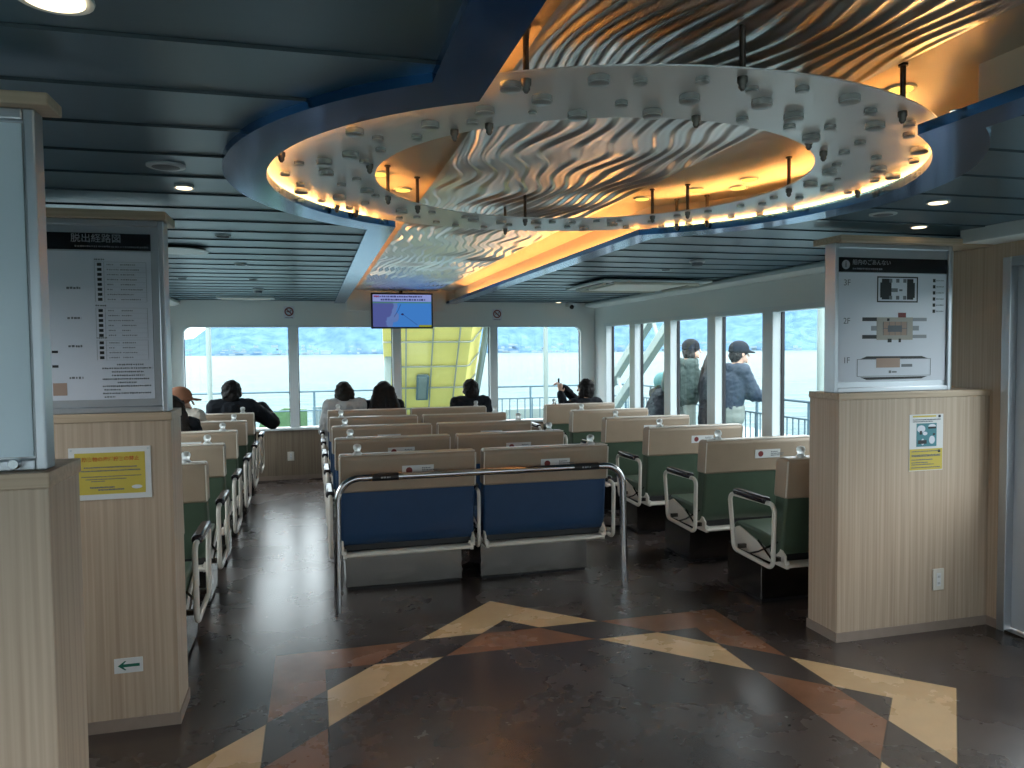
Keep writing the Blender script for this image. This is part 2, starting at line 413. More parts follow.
# --- end walls: dado, head, ends, mullions, panes
def rounded_rect(x0, x1, z0, z1, r, n=6):
    pts = []
    for cx, cz, a0 in ((x1-r, z1-r, 0), (x0+r, z1-r, 90), (x0+r, z0+r, 180), (x1-r, z0+r, 270)):
        for k in range(n+1):
            a = math.radians(a0+90*k/n); pts.append((cx+r*math.cos(a), cz+r*math.sin(a)))
    return pts
def end_wall(name, wname, y, d, n_win):
    """wall in the plane y, thickness towards d"""
    x0, x1 = -1.465, 3.476
    m = MB()
    rr = rounded_rect(x0, x1, SILL, HEAD, .085)
    # wall face with a rounded opening: bridge the opening outline to the outer rectangle
    out = []
    for px, pz in rr:
        ax = (px-(x0+x1)/2)/((x1-x0)/2); az = (pz-(SILL+HEAD)/2)/((HEAD-SILL)/2)
        out.append(None)
    ya, yb = y, y+d*.10
    zt = 2.40
    n = len(rr)
    def outer(p):
        px, pz = p
        ox = XL if abs(px-x0) < .086 else (XR if abs(px-x1) < .086 else px)
        oz = 0 if abs(pz-SILL) < .086 else (zt if abs(pz-HEAD) < .086 else pz)
        return ox, oz
    # upper band, lower band and ends as solid boxes with the corners filled by fans
    m.box(XL, x0, min(ya, yb), max(ya, yb), 0, zt); m.box(x1, XR, min(ya, yb), max(ya, yb), 0, zt)
    m.box(x0, x1, min(ya, yb), max(ya, yb), HEAD, zt); m.box(x0, x1, min(ya, yb), max(ya, yb), 0, SILL)
    for cx, cz, sx, sz in ((x0, HEAD, 1, -1), (x1, HEAD, -1, -1), (x0, SILL, 1, 1), (x1, SILL, -1, 1)):
        r = .085; c = (cx+sx*r, cz+sz*r)
        poly = [(cx, cz)] + [(c[0]-sx*r*math.sin(t), c[1]-sz*r*math.cos(t)) for t in [PI/2*k/6 for k in range(7)]]
        m.prism(poly, 'y', min(ya, yb), max(ya, yb))
    w = struct(m.build(name, M['white']))
    # dado panel under the window
    m = MB(); m.box(XL, XR, min(y-d*.012, y), max(y-d*.012, y), 0.05, SILL-.03)
    dd = m.build('dado_panel', M['wood_dark'], w)
    m = MB(); m.box(XL, XR, min(y-d*.05, y), max(y-d*.05, y), SILL-.03, SILL); m.build('window_sill', M['mullion'], w, bevel=.006)
    m = MB(); m.box(XL, XR, min(y-d*.02, y), max(y-d*.02, y), 0, .05); m.build('skirting_board', M['skirt'], w)
    # window
    W = struct(empty(wname, ((x0+x1)/2, y, SILL)))
    ox = (x0+x1)/2
    rr2 = rounded_rect(x0-.022, x1+.022, SILL-.022, HEAD+.022, .10); rr1 = rounded_rect(x0+.004, x1-.004, SILL+.004, HEAD-.004, .082)
    m = MB(); nn = len(rr1)
    for k in range(nn):
        j = (k+1) % nn
        for ys, q in ((-d*.012, 0), (d*.085, 1)):
            m.quad((rr1[k][0]-ox, ys, rr1[k][1]-SILL), (rr1[j][0]-ox, ys, rr1[j][1]-SILL), (rr2[j][0]-ox, ys, rr2[j][1]-SILL), (rr2[k][0]-ox, ys, rr2[k][1]-SILL))
        m.quad((rr1[k][0]-ox, -d*.012, rr1[k][1]-SILL), (rr1[j][0]-ox, -d*.012, rr1[j][1]-SILL), (rr1[j][0]-ox, d*.085, rr1[j][1]-SILL), (rr1[k][0]-ox, d*.085, rr1[k][1]-SILL))
        m.quad((rr2[k][0]-ox, -d*.012, rr2[k][1]-SILL), (rr2[j][0]-ox, -d*.012, rr2[j][1]-SILL), (rr2[j][0]-ox, 0, rr2[j][1]-SILL), (rr2[k][0]-ox, 0, rr2[k][1]-SILL))
    m.build('window_frame', M['mullion'], W)
    edges = [x0] + [v for v in (-.222, 1.025, 2.277)] + [x1]
    for k in (1, 2, 3):
        m = MB(); m.box(edges[k]-.052-ox, edges[k]+.052-ox, min(-d*.012, d*.08), max(-d*.012, d*.08), 0, HEAD-SILL)
        m.build('mullion', M['mullion'], W, bevel=.006)
    for k in range(4):
        a = edges[k]+(.052 if k else .0); b = edges[k+1]-(.052 if k < 3 else .0)
        m = MB(); m.box(a-ox, b-ox, min(d*.05, d*.054), max(d*.05, d*.054), 0, HEAD-SILL)
        m.build('pane', M['glass'], W)
        m = MB(); t = .010
        for q in ((a, a+t, SILL, HEAD), (b-t, b, SILL, HEAD)):
            m.box(q[0]-ox, q[1]-ox, min(d*.04, d*.064), max(d*.04, d*.064), q[2]-SILL, q[3]-SILL)
        m.build('gasket', M['gasket'], W)
    return w
end_wall('wall_front', 'window_1', YF, 1, 4)
end_wall('wall_rear', 'window_2', YB, -1, 4)

# --- side walls with window runs
def side_wall(name, x, d, y0, y1, wi, ybars, sillz=SILL):
    """wall plane x, thickness towards d (outside)"""
    m = MB(); xa, xb = min(x, x+d*.10), max(x, x+d*.10)
    yw0, yw1 = ybars[0], ybars[-1]
    m.box(xa, xb, y0, yw0, 0, 2.4); m.box(xa, xb, yw1, y1, 0, 2.4)
    m.box(xa, xb, yw0, yw1, 0, sillz); m.box(xa, xb, yw0, yw1, HEAD, 2.4)
    w = struct(m.build(name, M['white']))
    m = MB(); m.box(min(x-d*.012, x), max(x-d*.012, x), y0, y1, .05, sillz-.03); m.build('dado_panel', M['wood_dark'], w)
    m = MB(); m.box(min(x-d*.045, x), max(x-d*.045, x), yw0-.1, yw1, sillz-.03, sillz); m.build('window_sill', M['mullion'], w, bevel=.006)
    W = struct(empty('window_%d' % wi, (x, 0, sillz)))
    H = HEAD-sillz
    m = MB(); m.box(min(-d*.014, 0), max(-d*.014, 0), yw0, yw1, H, H+.03); m.box(min(-d*.014, d*.09), max(-d*.014, d*.09), yw0, yw1, H-.012, H); m.build('window_frame', M['mullion'], W)
    for k, yb_ in enumerate(ybars):
        a, b = yb_-.075, yb_+.075
        if k == 0: a = yb_
        if k == len(ybars)-1: b = yb_
        m = MB(); m.box(min(-d*.010, d*.10), max(-d*.010, d*.10), a, b, 0, H); m.build('mullion', M['mullion'], W, bevel=.006)
    for a, b in zip(ybars, ybars[1:]):
        m = MB(); m.box(min(d*.085, d*.089), max(d*.085, d*.089), a+.07, b-.07, 0, H); m.build('pane', M['glass'], W)
        m = MB()
        for q in (a+.072, b-.084): m.box(min(d*.07, d*.1), max(d*.07, d*.1), q, q+.012, 0, H)
        m.build('gasket', M['gasket'], W)
    return w
bars = [3.72, 4.66, 5.55, 6.47, 7.39, 8.31, 9.20]
wr = side_wall('wall_right', XR, 1, 3.6, YF, 3, bars)
wl = side_wall('wall_left', XL, -1, 3.6, YF, 4, bars)
backbars = [YB+.3, -3.0, -2.0, -1.0, 0., 1.0, 1.75]
side_wall('wall_right_rear', XR, 1, YB, 1.9, 5, backbars)
side_wall('wall_left_rear', XL, -1, YB, 1.9, 6, backbars[:6])  # unseen left window run cut short to dim the near half wall

# middle stretch by the doors: wood lined walls at x = 3.60 and x = -1.54
for nm, xw, d, di in (('wall_right_entrance', 3.60, 1, 1), ('wall_left_entrance', -1.54, -1, 2)):
    m = MB(); a, b = min(xw, xw+d*.18), max(xw, xw+d*.18)
    m.box(a, b, 3.265, 3.6, 0, 2.4); m.box(a, b, 1.87, 2.205, 0, 2.4); m.box(a, b, 2.205, 3.265, 2.02, 2.4)
    w = struct(m.build(nm, M['wood']))
    m = MB()
    m.box(min(xw-d*.006, xw), max(xw-d*.006, xw), 3.265, 3.336, 0, .05); m.build('skirting_board', M['skirt'], w)
    D = struct(empty('door_%d' % di, (xw+d*.05, 2.735, 0)))
    m = MB()
    for q in ((-.53, -.48, 0, 2.02), (.48, .53, 0, 2.02), (-.48, .48, 1.97, 2.02)):
        m.box(min(-d*.062, d*.03), max(-d*.062, d*.03), q[0], q[1], q[2], q[3])
    m.build('door_frame', M['frame_steel'], D, bevel=.004)
    m = MB(); zb = .78 if d > 0 else 1.30  # left door is unseen; its glazing added and sized to light the half wall
    for q in ((-.48, .48, .02, zb), (-.48, .48, 1.86, 1.97), (-.48, -.40, zb, 1.86), (.40, .48, zb, 1.86)): m.box(-.014, .014, q[0], q[1], q[2], q[3])
    m.build('door_leaf', M['door'], D, bevel=.002)
    m = MB(); m.box(-.003, .003, -.40, .40, zb, 1.86); m.build('door_pane', M['glass'], D)
    m = MB(); m.tube([(-d*.05, -.30, .92), (-d*.05, -.30, 1.12)], .012, 8); m.box(-.05 if d > 0 else 0, 0 if d > 0 else .05, -.306, -.294, .94, .955); m.box(-.05 if d > 0 else 0, 0 if d > 0 else .05, -.306, -.294, 1.085, 1.10); m.build('door_handle', M['steel'], D, smooth=True)
    m = MB(); m.box(-.06, .04, -.48, .48, 0, .012); m.build('door_threshold', M['brushed'], D)

# white cornices between slats and side walls
m = MB(); m.prism([(3.676, 2.168), (3.56, 2.168), (3.54, 2.15), (3.54, 2.125), (3.60, 2.10), (3.676, 2.10)], 'y', YB, YF); struct(m.build('trim_3', M['white'], None))
m = MB(); m.prism([(-1.622, 2.168), (-1.506, 2.168), (-1.486, 2.15), (-1.486, 2.125), (-1.546, 2.10), (-1.622, 2.10)][::-1], 'y', YB, YF); struct(m.build('trim_4', M['white'], None))

for i, (xa, xb) in enumerate(((3.385, 3.60), (-1.54, -1.325))):
    m = MB(); m.box(xa, xb, 2.0, 3.345, 2.098, 2.17); struct(m.build('trim_%d' % (6+i), M['white'], bevel=.004))

# ================================================================== half-height partitions with boards
def partition(xa, xb, y0, y1, zt, free, cap=(2.09, 2.125, .0, .003, 0.)):
    """wood faced half wall; free = +1 when its free end is xb, -1 when it is xa"""
    o = empty('partition', ((xa+xb)/2, (y0+y1)/2, 0)); ox, oy = o.location.x, o.location.y
    m = MB(); m.box(xa-ox, xb-ox, y0-oy, y1-oy, 0, zt-.035); m.build('body', M['wood'], o, bevel=.003)
    m = MB(); e = .004
    m.box(xa-ox-(e if free < 0 else 0), xb-ox+(e if free > 0 else 0), y0-oy-e, y1-oy+e, zt-.035, zt); m.build('top_slab', M['wood_edge'], o, bevel=.003)
    m = MB(); m.box(xa-ox-(.006 if free < 0 else 0), xb-ox+(.006 if free > 0 else 0), y0-oy-.006, y1-oy+.006, 0, .05); m.build('skirting_board', M['skirt'], o)
    m = MB(); m.box(xa-ox-(cap[3] if free < 0 else 0), xb-ox+(cap[3] if free > 0 else 0), y0-oy-.012+cap[2], y1-oy-.02-cap[4], cap[0], cap[1]); m.build('cap_board', M['wood_edge'], o, bevel=.004)
    return o
P1 = partition(2.628, 3.600, 3.338, 3.575, 1.310, -1)
tag(P1, 'pale wood half wall beside the steel door, with a small poster and a power outlet', 'partition')
P2 = partition(-1.54, -.569, 3.355, 3.590, 1.310, 1)
tag(P2, 'pale wood half wall carrying the yellow notice and the green arrow sign', 'partition')
P3 = partition(-1.54, -.563, 1.84, 2.065, 1.294, 1, (2.084, 2.111, .012, .026, .105))
tag(P3, 'pale wood half wall nearest the viewer, under the blank pale blue board', 'partition')

def board(name, xa, xb, y, z0, z1, depth, label):
    """framed board box standing on a partition, facing -y; origin at its lower left front corner"""
    o = empty(name, (xa, y, z0)); W, H = xb-xa, z1-z0
    m = MB(); f = .042
    m.box(.004, W-.004, .006, depth, .004, H-.004); m.build('backing_box', M['frame_steel'], o)
    m = MB()
    for q in ((0, f*.55, 0, H), (W-f*.55, W, 0, H), (f*.55, W-f*.55, 0, f*.6), (f*.55, W-f*.55, H-f*.6, H)): m.box(q[0], q[1], -.012, depth+.003, q[2], q[3])
    m.build('frame', M['frame_steel'], o, bevel=.004)
    tag(o, label, 'information board'); return o, W, H
# -- right: deck plan board
B, W, H = board('information_board', 2.628, 3.372, 3.388, 1.310, 2.09, .068, 'framed deck plan board reading 3F, 2F and 1F beside the steel door')
m = MB(); m.box(.030, W-.026, .002, .0055, .055, H-.152); m.build('plan_sheet', M['sheet'], B)
m = MB(); m.box(.030, W-.026, .001, .0055, H-.148, H-.072); m.build('header_strip', M['header'], B)
m = MB(); m.lathe([(.024, -.0012), (.024, 0)], (.075, .001, H-.110), 24, axis='y'); m.build('information_symbol', M['grey_ink'], B)
text('i', .046, M['ink'], B, (.069, -.0008, H-.1095), bold=True)
text('船内のごあんない', .030, M['grey_ink'], B, (.115, .0005, H-.098))
strips(fake_lines(.117, .30, H-.130, .010, 3), M['line_ink'], B, .0008, 'small_print')
for s_, zz in (('3F', .575), ('2F', .375), ('1F', .168)): text(s_, .045, M['line_ink'], B, (.062, .001, zz))
# 3F plan
strips([(.30, .36, .49, .60), (.46, .50, .49, .60)], M['ink'], B, .0012, 'plan_print')
strips([(.27, .53, .475, .482), (.27, .53, .605, .612), (.27, .277, .475, .612), (.523, .53, .475, .612), (.29, .315, .50, .58), (.485, .51, .50, .58)], M['ink'], B, .0014, 'plan_print')
strips([(.345+.045*k, .365+.045*k, z, z+.02) for k in range(3) for z in (.49, .58)] + [(.36, .40, .53, .55), (.41, .43, .535, .545)], M['line_ink'], B, .0009, 'plan_print')
# 2F plan
strips([(.27, .50, .275, .395)], pm('tan plan print', (.42, .38, .33), .5), B, .0014, 'plan_print')
strips([(.31, .46, .300, .372)], M['brown_ink'], B, .0010, 'plan_print')
strips([(.31+.0375*k, .313+.0375*k, .30, .372) for k in range(5)] + [(.31, .46, .335, .338), (.34, .43, .318, .352)], M['line_ink'], B, .0006, 'plan_print')
strips([(.18, .27, .375, .395), (.18, .27, .282, .302), (.34, .365, .262, .282), (.41, .425, .262, .282), (.335, .35, .376, .39)], M['ink'], B, .0012, 'plan_print')
strips([(.50, .59, .375, .393), (.50, .59, .284, .302), (.235, .27, .325, .350), (.50, .54, .325, .350)], M['grey_ink'], B, .0012, 'plan_print')
strips([(.405, .455, .395, .42)], M['red_ink'], B, .0011, 'plan_print')
# 1F plan
m = MB()
for z, s_ in ((.175, 1), (.078, -1)):
    m.prism([(.17, z), (.60, z), (.56, z+.012*s_), (.21, z+.014*s_)][::s_], 'y', .0004, .0012)
m.build('plan_print', M['ink'], B)
strips([(.15, .62, .082, .0845), (.15, .62, .172, .1745), (.15, .1525, .082, .172), (.6175, .62, .082, .172), (.43, .50, .13, .145), (.35, .365, .098, .112), (.37, .40, .10, .108)], M['line_ink'], B, .0012, 'plan_print')
strips([(.27, .42, .128, .178)], M['brown_ink'], B, .0009, 'plan_print')
for k in range(6):
    strips([(.628, .644, .585-.033*k, .603-.033*k)], M['ink'], B, .0012, 'legend_mark')
    strips(fake_lines(.650, .70, .594-.033*k, .007, 20+k), M['grey_ink'], B, .0012, 'small_print')
# -- left: escape route board
xb_ = -.578
B, W, H = board('information_board', -1.36, xb_, 3.375, 1.310, 2.09, .085, 'framed escape route board with columns of small print above the yellow notice')
m = MB(); m.box(.04, W-.052, .002, .0055, .055, H-.128); m.build('route_sheet', M['sheet'], B)
m = MB(); m.box(.04, W-.052, .001, .0055, H-.122, H-.055); m.build('header_strip', M['header'], B)
text('脱出経路図', .037, M['grey_ink'], B, (W-.345, .0005, H-.078))
strips(fake_lines(W-.33, W-.06, H-.108, .007, 5), M['line_ink'], B, .0008, 'small_print')
def LX(px): return W-.052-(157-px)*.0038        # photo column -> board x
def table(z1, rows, seed):
    r = random.Random(seed); fr = []; dk = []
    x0, x1 = W-.262, W-.072
    for k in range(rows):
        z = z1-.020*k
        dk.append((x0+.010, x0+.026, z-.006, z+.006))
        fr += fake_lines(x0+.045, x0+.045+r.uniform(.02, .05), z, .006, seed+k); fr += fake_lines(x0+.095, x0+.095+r.uniform(.03, .085), z, .006, seed+50+k)
        fr.append((x0+.03, x1, z-.0105, z-.0100))
    fr += [(x0, x0+.001, z1-.02*rows+.01, z1+.01), (x0+.034, x0+.035, z1-.02*rows+.01, z1+.01), (x1, x1+.001, z1-.02*rows+.01, z1+.01), (x0, x1, z1+.01, z1+.011)]
    strips(dk, M['ink'], B, .0012, 'table_mark'); strips(fr, M['grey_ink'], B, .0014, 'small_print')
    strips(fake_lines(x0, x0+.04, z1+.020, .007, seed+9), M['line_ink'], B, .0012, 'small_print')
table(.600, 8, 100); table(.415, 6, 200); table(.285, 4, 300)
ln = []
for k, (a, b) in enumerate([(.19, .09), (.245, .06), (.21, .09), (.21, .09), (.245, .07), (.19, .12), (.245, .065), (.24, .18), (.245, .065), (.24, .2)]):
    ln += fake_lines(W-a, W-b, .196-.0145*k, .0065, 400+k)
strips(ln, M['line_ink'], B, .0012, 'small_print')
for k, z in enumerate((.505, .385, .272, .145)): strips(fake_lines(W-.365, W-.315, z, .010, 500+k), M['line_ink'], B, .0012, 'small_print')
strips([(W-.425, W-.403, .245, .255), (W-.425, W-.403, .187, .197)], M['ink'], B, .0012, 'plan_print')
strips([(W-.425, W-.375, .075, .125)], M['brown_ink'], B, .0012, 'plan_print')
# -- nearest board: pale blank film
B, W, H = board('information_board', -1.36, -.574, 1.885, 1.294, 2.084, .042, 'framed blank pale blue board on the half wall nearest the viewer')
m = MB(); m.box(.03, W-.03, .001, .0055, .03, H-.03); m.build('blank_sheet', M['pale_board'], B)
m = MB(); m.lathe([(.010, -.02), (.012, -.016), (.012, 0)], (W-.06, -.012, .018), 12, axis='y'); m.build('lock', M['steel'], B, smooth=True)

# notices
YN = 3.355
N_ = empty('notice', (-.951, YN, .962)); tag(N_, 'yellow notice with red heading in a white border on the half wall', 'notice')
m = MB(); m.box(0, .302, -.004, 0, 0, .212); m.build('border_sheet', M['paper'], N_)
m = MB(); m.box(.022, .280, -.0052, -.004, .022, .190); m.build('yellow_sheet', M['yellow_paper'], N_)
text('廃棄物の海洋投棄の禁止', .0192, M['orange_ink'], N_, (.048, -.0055, .163), bold=True)
ln = []
for k, (a, b, z) in enumerate([(.055, .25, .131), (.045, .262, .117), (.045, .265, .094), (.06, .21, .083), (.08, .13, .075)]): ln += fake_lines(a, b, z, .006 if k < 2 else .004, 600+k, .15)
ln += fake_lines(.075, .165, .050, .007, 610, .1) + fake_lines(.105, .20, .040, .007, 611, .1)
strips(ln, M['line_ink'], N_, -.0052, 'small_print')
m = MB(); m.ball((.248, -.0052, .047), (.020, .001, .008), 16); m.build('ship_emblem', M['paper'], N_)
m = MB(); m.lathe([(.0035, -.0015), (.0035, 0)], (0, 0, 0), 8, axis='y')
for px, pz in ((.01, .202), (.292, .202)):
    m.lathe([(.004, -.006), (.004, -.004)], (px, 0, pz), 8, axis='y')
m.build('pin', M['grey_plastic'], N_)
A_ = empty('arrow_sign', (-.811, YN, .240)); tag(A_, 'small white sign with a dark green arrow, low on the half wall', 'sign')
m = MB(); m.box(0, .108, -.003, 0, 0, .062); m.build('sign_plate', M['paper'], A_, bevel=.001)
m = MB(); m.prism([(.014, .031), (.040, .050), (.046, .050), (.034, .037), (.096, .037), (.096, .025), (.034, .025), (.046, .012), (.040, .012)], 'y', -.004, -.003); m.build('arrow', M['green_ink'], A_)
Q = empty('poster', (3.068, 3.338, .882)); tag(Q, 'small safety poster with four pictures and a yellow lower part, above the outlet', 'poster')
m = MB(); m.box(0, .218, -.002, 0, 0, .303); m.build('poster_sheet', M['paper'], Q)
strips([(.003, .215, .004, .118)], M['yellow_paper'], Q, -.002, 'yellow_panel')
strips([(.02, .17, .288, .297)], M['yellow_paper'], Q, -.002, 'yellow_panel')
strips([(.045, .175, .13, .255)], M['teal_ink'], Q, -.002, 'picture_panel')
m = MB()
for q in ((.075, .225, .028, .020), (.145, .238, .026, .012), (.085, .155, .010, .018), (.145, .165, .020, .022), (.10, .20, .016, .010)): m.ball((q[0], -.0028, q[1]), (q[2], .0006, q[3]), 10)
m.build('picture_figure', M['sheet'], Q)
strips([(.055, .11, .145, .165), (.12, .17, .225, .236), (.065, .08, .195, .215), (.15, .165, .19, .2)], M['ink'], Q, -.0030, 'picture_panel')
ln = []
for k, (a, b, z) in enumerate([(.02, .2, .275), (.02, .15, .265), (.015, .2, .105), (.015, .2, .085), (.015, .2, .079), (.015, .15, .06), (.015, .12, .045), (.015, .16, .034), (.015, .2, .018)]): ln += fake_lines(a, b, z, .006, 700+k, .2)
strips(ln, M['line_ink'], Q, -.0030, 'small_print')
strips([(.185, .20, .285, .298), (.185, .20, .096, .110)], M['ink'], Q, -.0030, 'print_mark')
def outlet(loc, label, w=.072, h=.118):
    o = empty('power_outlet', loc); tag(o, label, 'power outlet')
    m = MB(); m.box(-w/2, w/2, -.008, 0, -h/2, h/2); m.build('cover_plate', M['plastic'], o, bevel=.003)
    m = MB(); m.box(-.014, .014, -.010, -.008, -.036, .036); m.build('socket', M['paper'], o, bevel=.001)
    m = MB()
    for z in (-.02, .016):
        for x in (-.006, .004): m.box(x, x+.002, -.0106, -.010, z-.006, z+.006)
    m.build('slot', M['ink'], o)
    return o
outlet((3.267, 3.338, .282), 'cream power outlet low on the half wall under the safety poster')
outlet((-.279, YF-.012, .285), 'cream power outlet on the dado under the front window', .08, .11)

# ================================================================== ceiling feature
def wave_panel():
    m = MB(); x0, x1, y0, y1 = .535, 1.525, -.3, 9.40
    nx, ny = 210, 760
    rows = []
    for j in range(ny+1):
        y = y0+(y1-y0)*j/ny; row = []
        for i in range(nx+1):
            x = x0+(x1-x0)*i/nx
            w = .055*math.sin(y*2.6+x*2.1) + .030*math.sin(y*6.3-x*6.0+1.3) + .017*math.sin(y*11.1+x*10.+.4)
            fq = 1/.066
            ph = 2*PI*((x+w)*fq + .35*math.sin(x*7+y*1.1))
            amp = .0090*(.68+.32*math.sin(y*2.3+x*4.1+.6))
            z = 2.297 - amp*math.sin(ph + .85*math.sin(ph))
            ed = min(1, (x-x0)/.03, (x1-x)/.03); z = 2.300+(z-2.300)*max(ed, 0)
            row.append(m.bm.verts.new((x, y, z)))
        rows.append(row)
    for a, b in zip(rows, rows[1:]):
        for i in range(nx): m.bm.faces.new((a[i], b[i], b[i+1], a[i+1]))
    o = m.build('wave_panel', M['alu'], smooth='all')
    return o
tag(wave_panel(), 'long embossed aluminium panel with wavy ridges set into the ceiling recess', 'ceiling panel')

H_ = empty('halo_plate', (CX, CY, 2.186)); tag(H_, 'large ring shaped aluminium plate hung from the ceiling with clear studs', 'ceiling feature')
m = MB(); n = 128; ri, ro, t = .800, 1.18, .004
for k in range(n):
    a, b = 2*PI*k/n, 2*PI*(k+1)/n
    P = [[(r*math.cos(q), r*math.sin(q), z) for r in (ri, ro)] for q in (a, b) for z in (0, t)]
    (a0, a1), (c0, c1), (b0, b1), (d0, d1) = P
    m.quad(a0, a1, b1, b0); m.quad(c0, d0, d1, c1); m.quad(a0, b0, d0, c0); m.quad(a1, c1, d1, b1)
bmesh.ops.remove_doubles(m.bm, verts=m.bm.verts, dist=1e-5)
m.build('plate', M['plate'], H_, smooth=True)
CR = [(0.57,1.84,3),(0.58,1.96,1),(0.7,1.94,3),(0.66,1.68,3),(0.76,1.67,2),(0.78,1.83,2),(0.89,1.88,3),(0.93,1.75,3),(0.9,1.63,2),(1.16,1.88,2),(1.05,1.66,2),(1.13,1.74,3),(1.28,1.82,3),(1.33,1.91,2),(1.17,1.63,2),(1.46,1.99,3),(1.45,1.89,2),(1.33,1.66,3),(1.46,1.74,2),(1.56,1.84,3),(1.65,1.81,2),(1.73,1.9,2),(1.65,2.01,2),(1.68,2.12,2),(1.83,2.15,2),(1.95,2.28,3),(1.89,2.03,3),(1.99,2.16,2),(2.08,2.36,3),(2.07,2.44,2),(1.81,2.36,3),(1.87,2.55,3),(1.99,2.61,3),(2.0,2.8,2),(1.92,2.95,2),(1.89,2.82,2),(1.77,2.27,2),(1.93,2.47,1),(2.11,3.02,2),(2.05,3.17,2),(1.96,3.27,2),(1.85,3.01,2),(0.13,2.23,3),(0.2,2.29,2),(0.22,2.42,2),(0.13,2.49,3),(0.18,2.58,2),(0.05,2.6,3),(0.06,2.76,3),(0.22,3.03,3),(0.12,2.95,2),(0.31,2.25,2),(0.33,2.12,3),(0.44,2.07,2),(0.45,1.96,3),(0.17,2.85,2),(0.47,1.77,3),(0.91,3.63,3),(0.86,3.8,2),(0.97,3.71,2),(1.08,3.6,3),(1.14,3.77,2),(1.16,3.59,2),(1.26,3.57,2),(1.28,3.71,2),(1.38,3.73,3),(1.37,3.53,2),(1.47,3.57,3),(1.58,3.65,2),(1.47,3.48,2),(-0.03,2.65,2),(-0.08,2.81,2),(-0.03,2.97,2),(-0.03,3.08,3),(0.05,3.26,2),(0.12,3.18,3),(0.17,3.41,2),(0.23,3.29,2),(0.26,3.13,2),(0.4,3.43,3),(0.41,3.62,2),(0.49,3.59,2),(0.6,3.7,2),(0.54,3.45,2),(0.71,3.78,2),(0.71,3.54,2),(0.76,3.58,3),(1.64,3.48,2),(1.69,3.3,2),(1.85,3.49,2),(1.78,3.17,2),(1.75,3.59,2),(2.12,2.65,2)]
sizes = {1: (.0115, .010), 2: (.0165, .014), 3: (.026, .019)}
proto = {}
for s_, (r, h) in sizes.items():
    m = MB(); m.lathe([(r*.97, -.0005), (r, -.002), (r, -h+.004)], seg=20); m.lathe([(r*.985, -h+.004), (r*.97, -h+.001), (r*.90, -h)], seg=20, slot=1)
    me = m.build('clear_stud', [M['stud_side'], M['acrylic']], H_, smooth=True); proto[s_] = me; me.location = (2, 0, 0)
first = {1: True, 2: True, 3: True}
for x, y, s_ in CR:
    if first[s_]: o = proto[s_]; first[s_] = False
    else:
        o = proto[s_].copy(); COL.objects.link(o)
    o.location = (x-CX, y-CY, 0)
rodm = None
rods = [(.835, a) for a in (-138, -130, -90, -57, -45, -173, 149, 133, 91, 48, 36, -4)] + [(1.13, a) for a in (-92, -62, -5, 38, 46, 92, 137, 144, -170, -118)]
for r, a in rods:
    if rodm is None:
        m = MB(); m.lathe([(.0075, .122), (.0075, .006), (.0125, .004), (.0125, -.012), (.009, -.018), (.0095, -.024), (.004, -.032)], seg=12)
        m.lathe([(.013, .127), (.013, .121)], seg=12)
        rodm = m.build('hanger_rod', M['rod'], H_, smooth=True); o = rodm
    else:
        o = rodm.copy(); COL.objects.link(o)
    o.location = (r*math.cos(math.radians(a)), r*math.sin(math.radians(a)), 0)

# downlights, detectors, vents
def downlight(x, y, z, lit, label, r=.052):
    o = empty('downlight', (x, y, z)); tag(o, label, 'downlight', 'recessed ceiling downlights')
    m = MB(); m.lathe([(r*.80, -.002), (r, -.006), (r*1.02, -.002), (r*1.0, .004)], seg=24); m.build('trim_ring', M['grey_plastic'], o, smooth=True)
    m = MB(); m.lathe([(r*.78, -.0075), (r*.78, -.003)], seg=24); m.build('diffuser', M['lit_warm'] if lit == 2 else M['lit_disc'] if lit else M['dark_gap'], o)
    return o
Z_ = ZC-.002
downlight(-.418, 1.485, Z_, 1, 'lit ceiling downlight in the slats above the blank pale blue board', .062)
downlight(-.447, 3.041, Z_, 1, 'small lit ceiling downlight beside the navy ring, above the escape route board', .035)
downlight(2.598, 2.684, Z_, 1, 'lit ceiling downlight in the dark slats nearest the ring above the deck plan board', .045)
downlight(3.03, 3.25, Z_, 1, 'lit ceiling downlight right above the deck plan board cap', .042)
downlight(3.102, 9.36, Z_, 1, 'lit ceiling downlight washing the front wall above the far window', .04)
for x, y, lab in ((-.443, 4.263, 'unlit ceiling downlight over the green seats, first along the slats past the ring'), (-.47, 5.6, 'unlit ceiling downlight over the green seats, second along the slats past the ring'), (-.47, 6.7, 'unlit ceiling downlight over the green seats, third along the slats past the ring'), (-1.02, 5.6, 'unlit ceiling downlight near the white cornice by the round vent'), (-1.02, 6.7, 'unlit ceiling downlight near the white cornice past the round vent'), (2.67, 5.4, 'unlit ceiling downlight over the green window seats near the smoke detector')):
    downlight(x, y, Z_, 0, lab, .04)
for x, y, lab in ((.296, 3.31, 'yellow lit downlight in the recess at the rim of the plate opening'), (.429, 3.612, 'yellow lit downlight in the recess beside the wavy panel, above two hanger rods'),
                  (1.634, 3.572, 'yellow lit downlight in the recess close against the wavy panel edge'), (1.793, 3.317, 'yellow lit downlight in the recess, middle one of the curved row'), (1.925, 3.06, 'yellow lit downlight in the recess at the window end of the curved row'), (1.70, 1.90, 'yellow lit downlight partly hidden above the rim of the plate')):
    downlight(x, y, 2.313, 2, lab, .042)
downlight(1.975, 3.23, 2.313, 2, 'yellow lit downlight in the recess, second from the window end', .042)
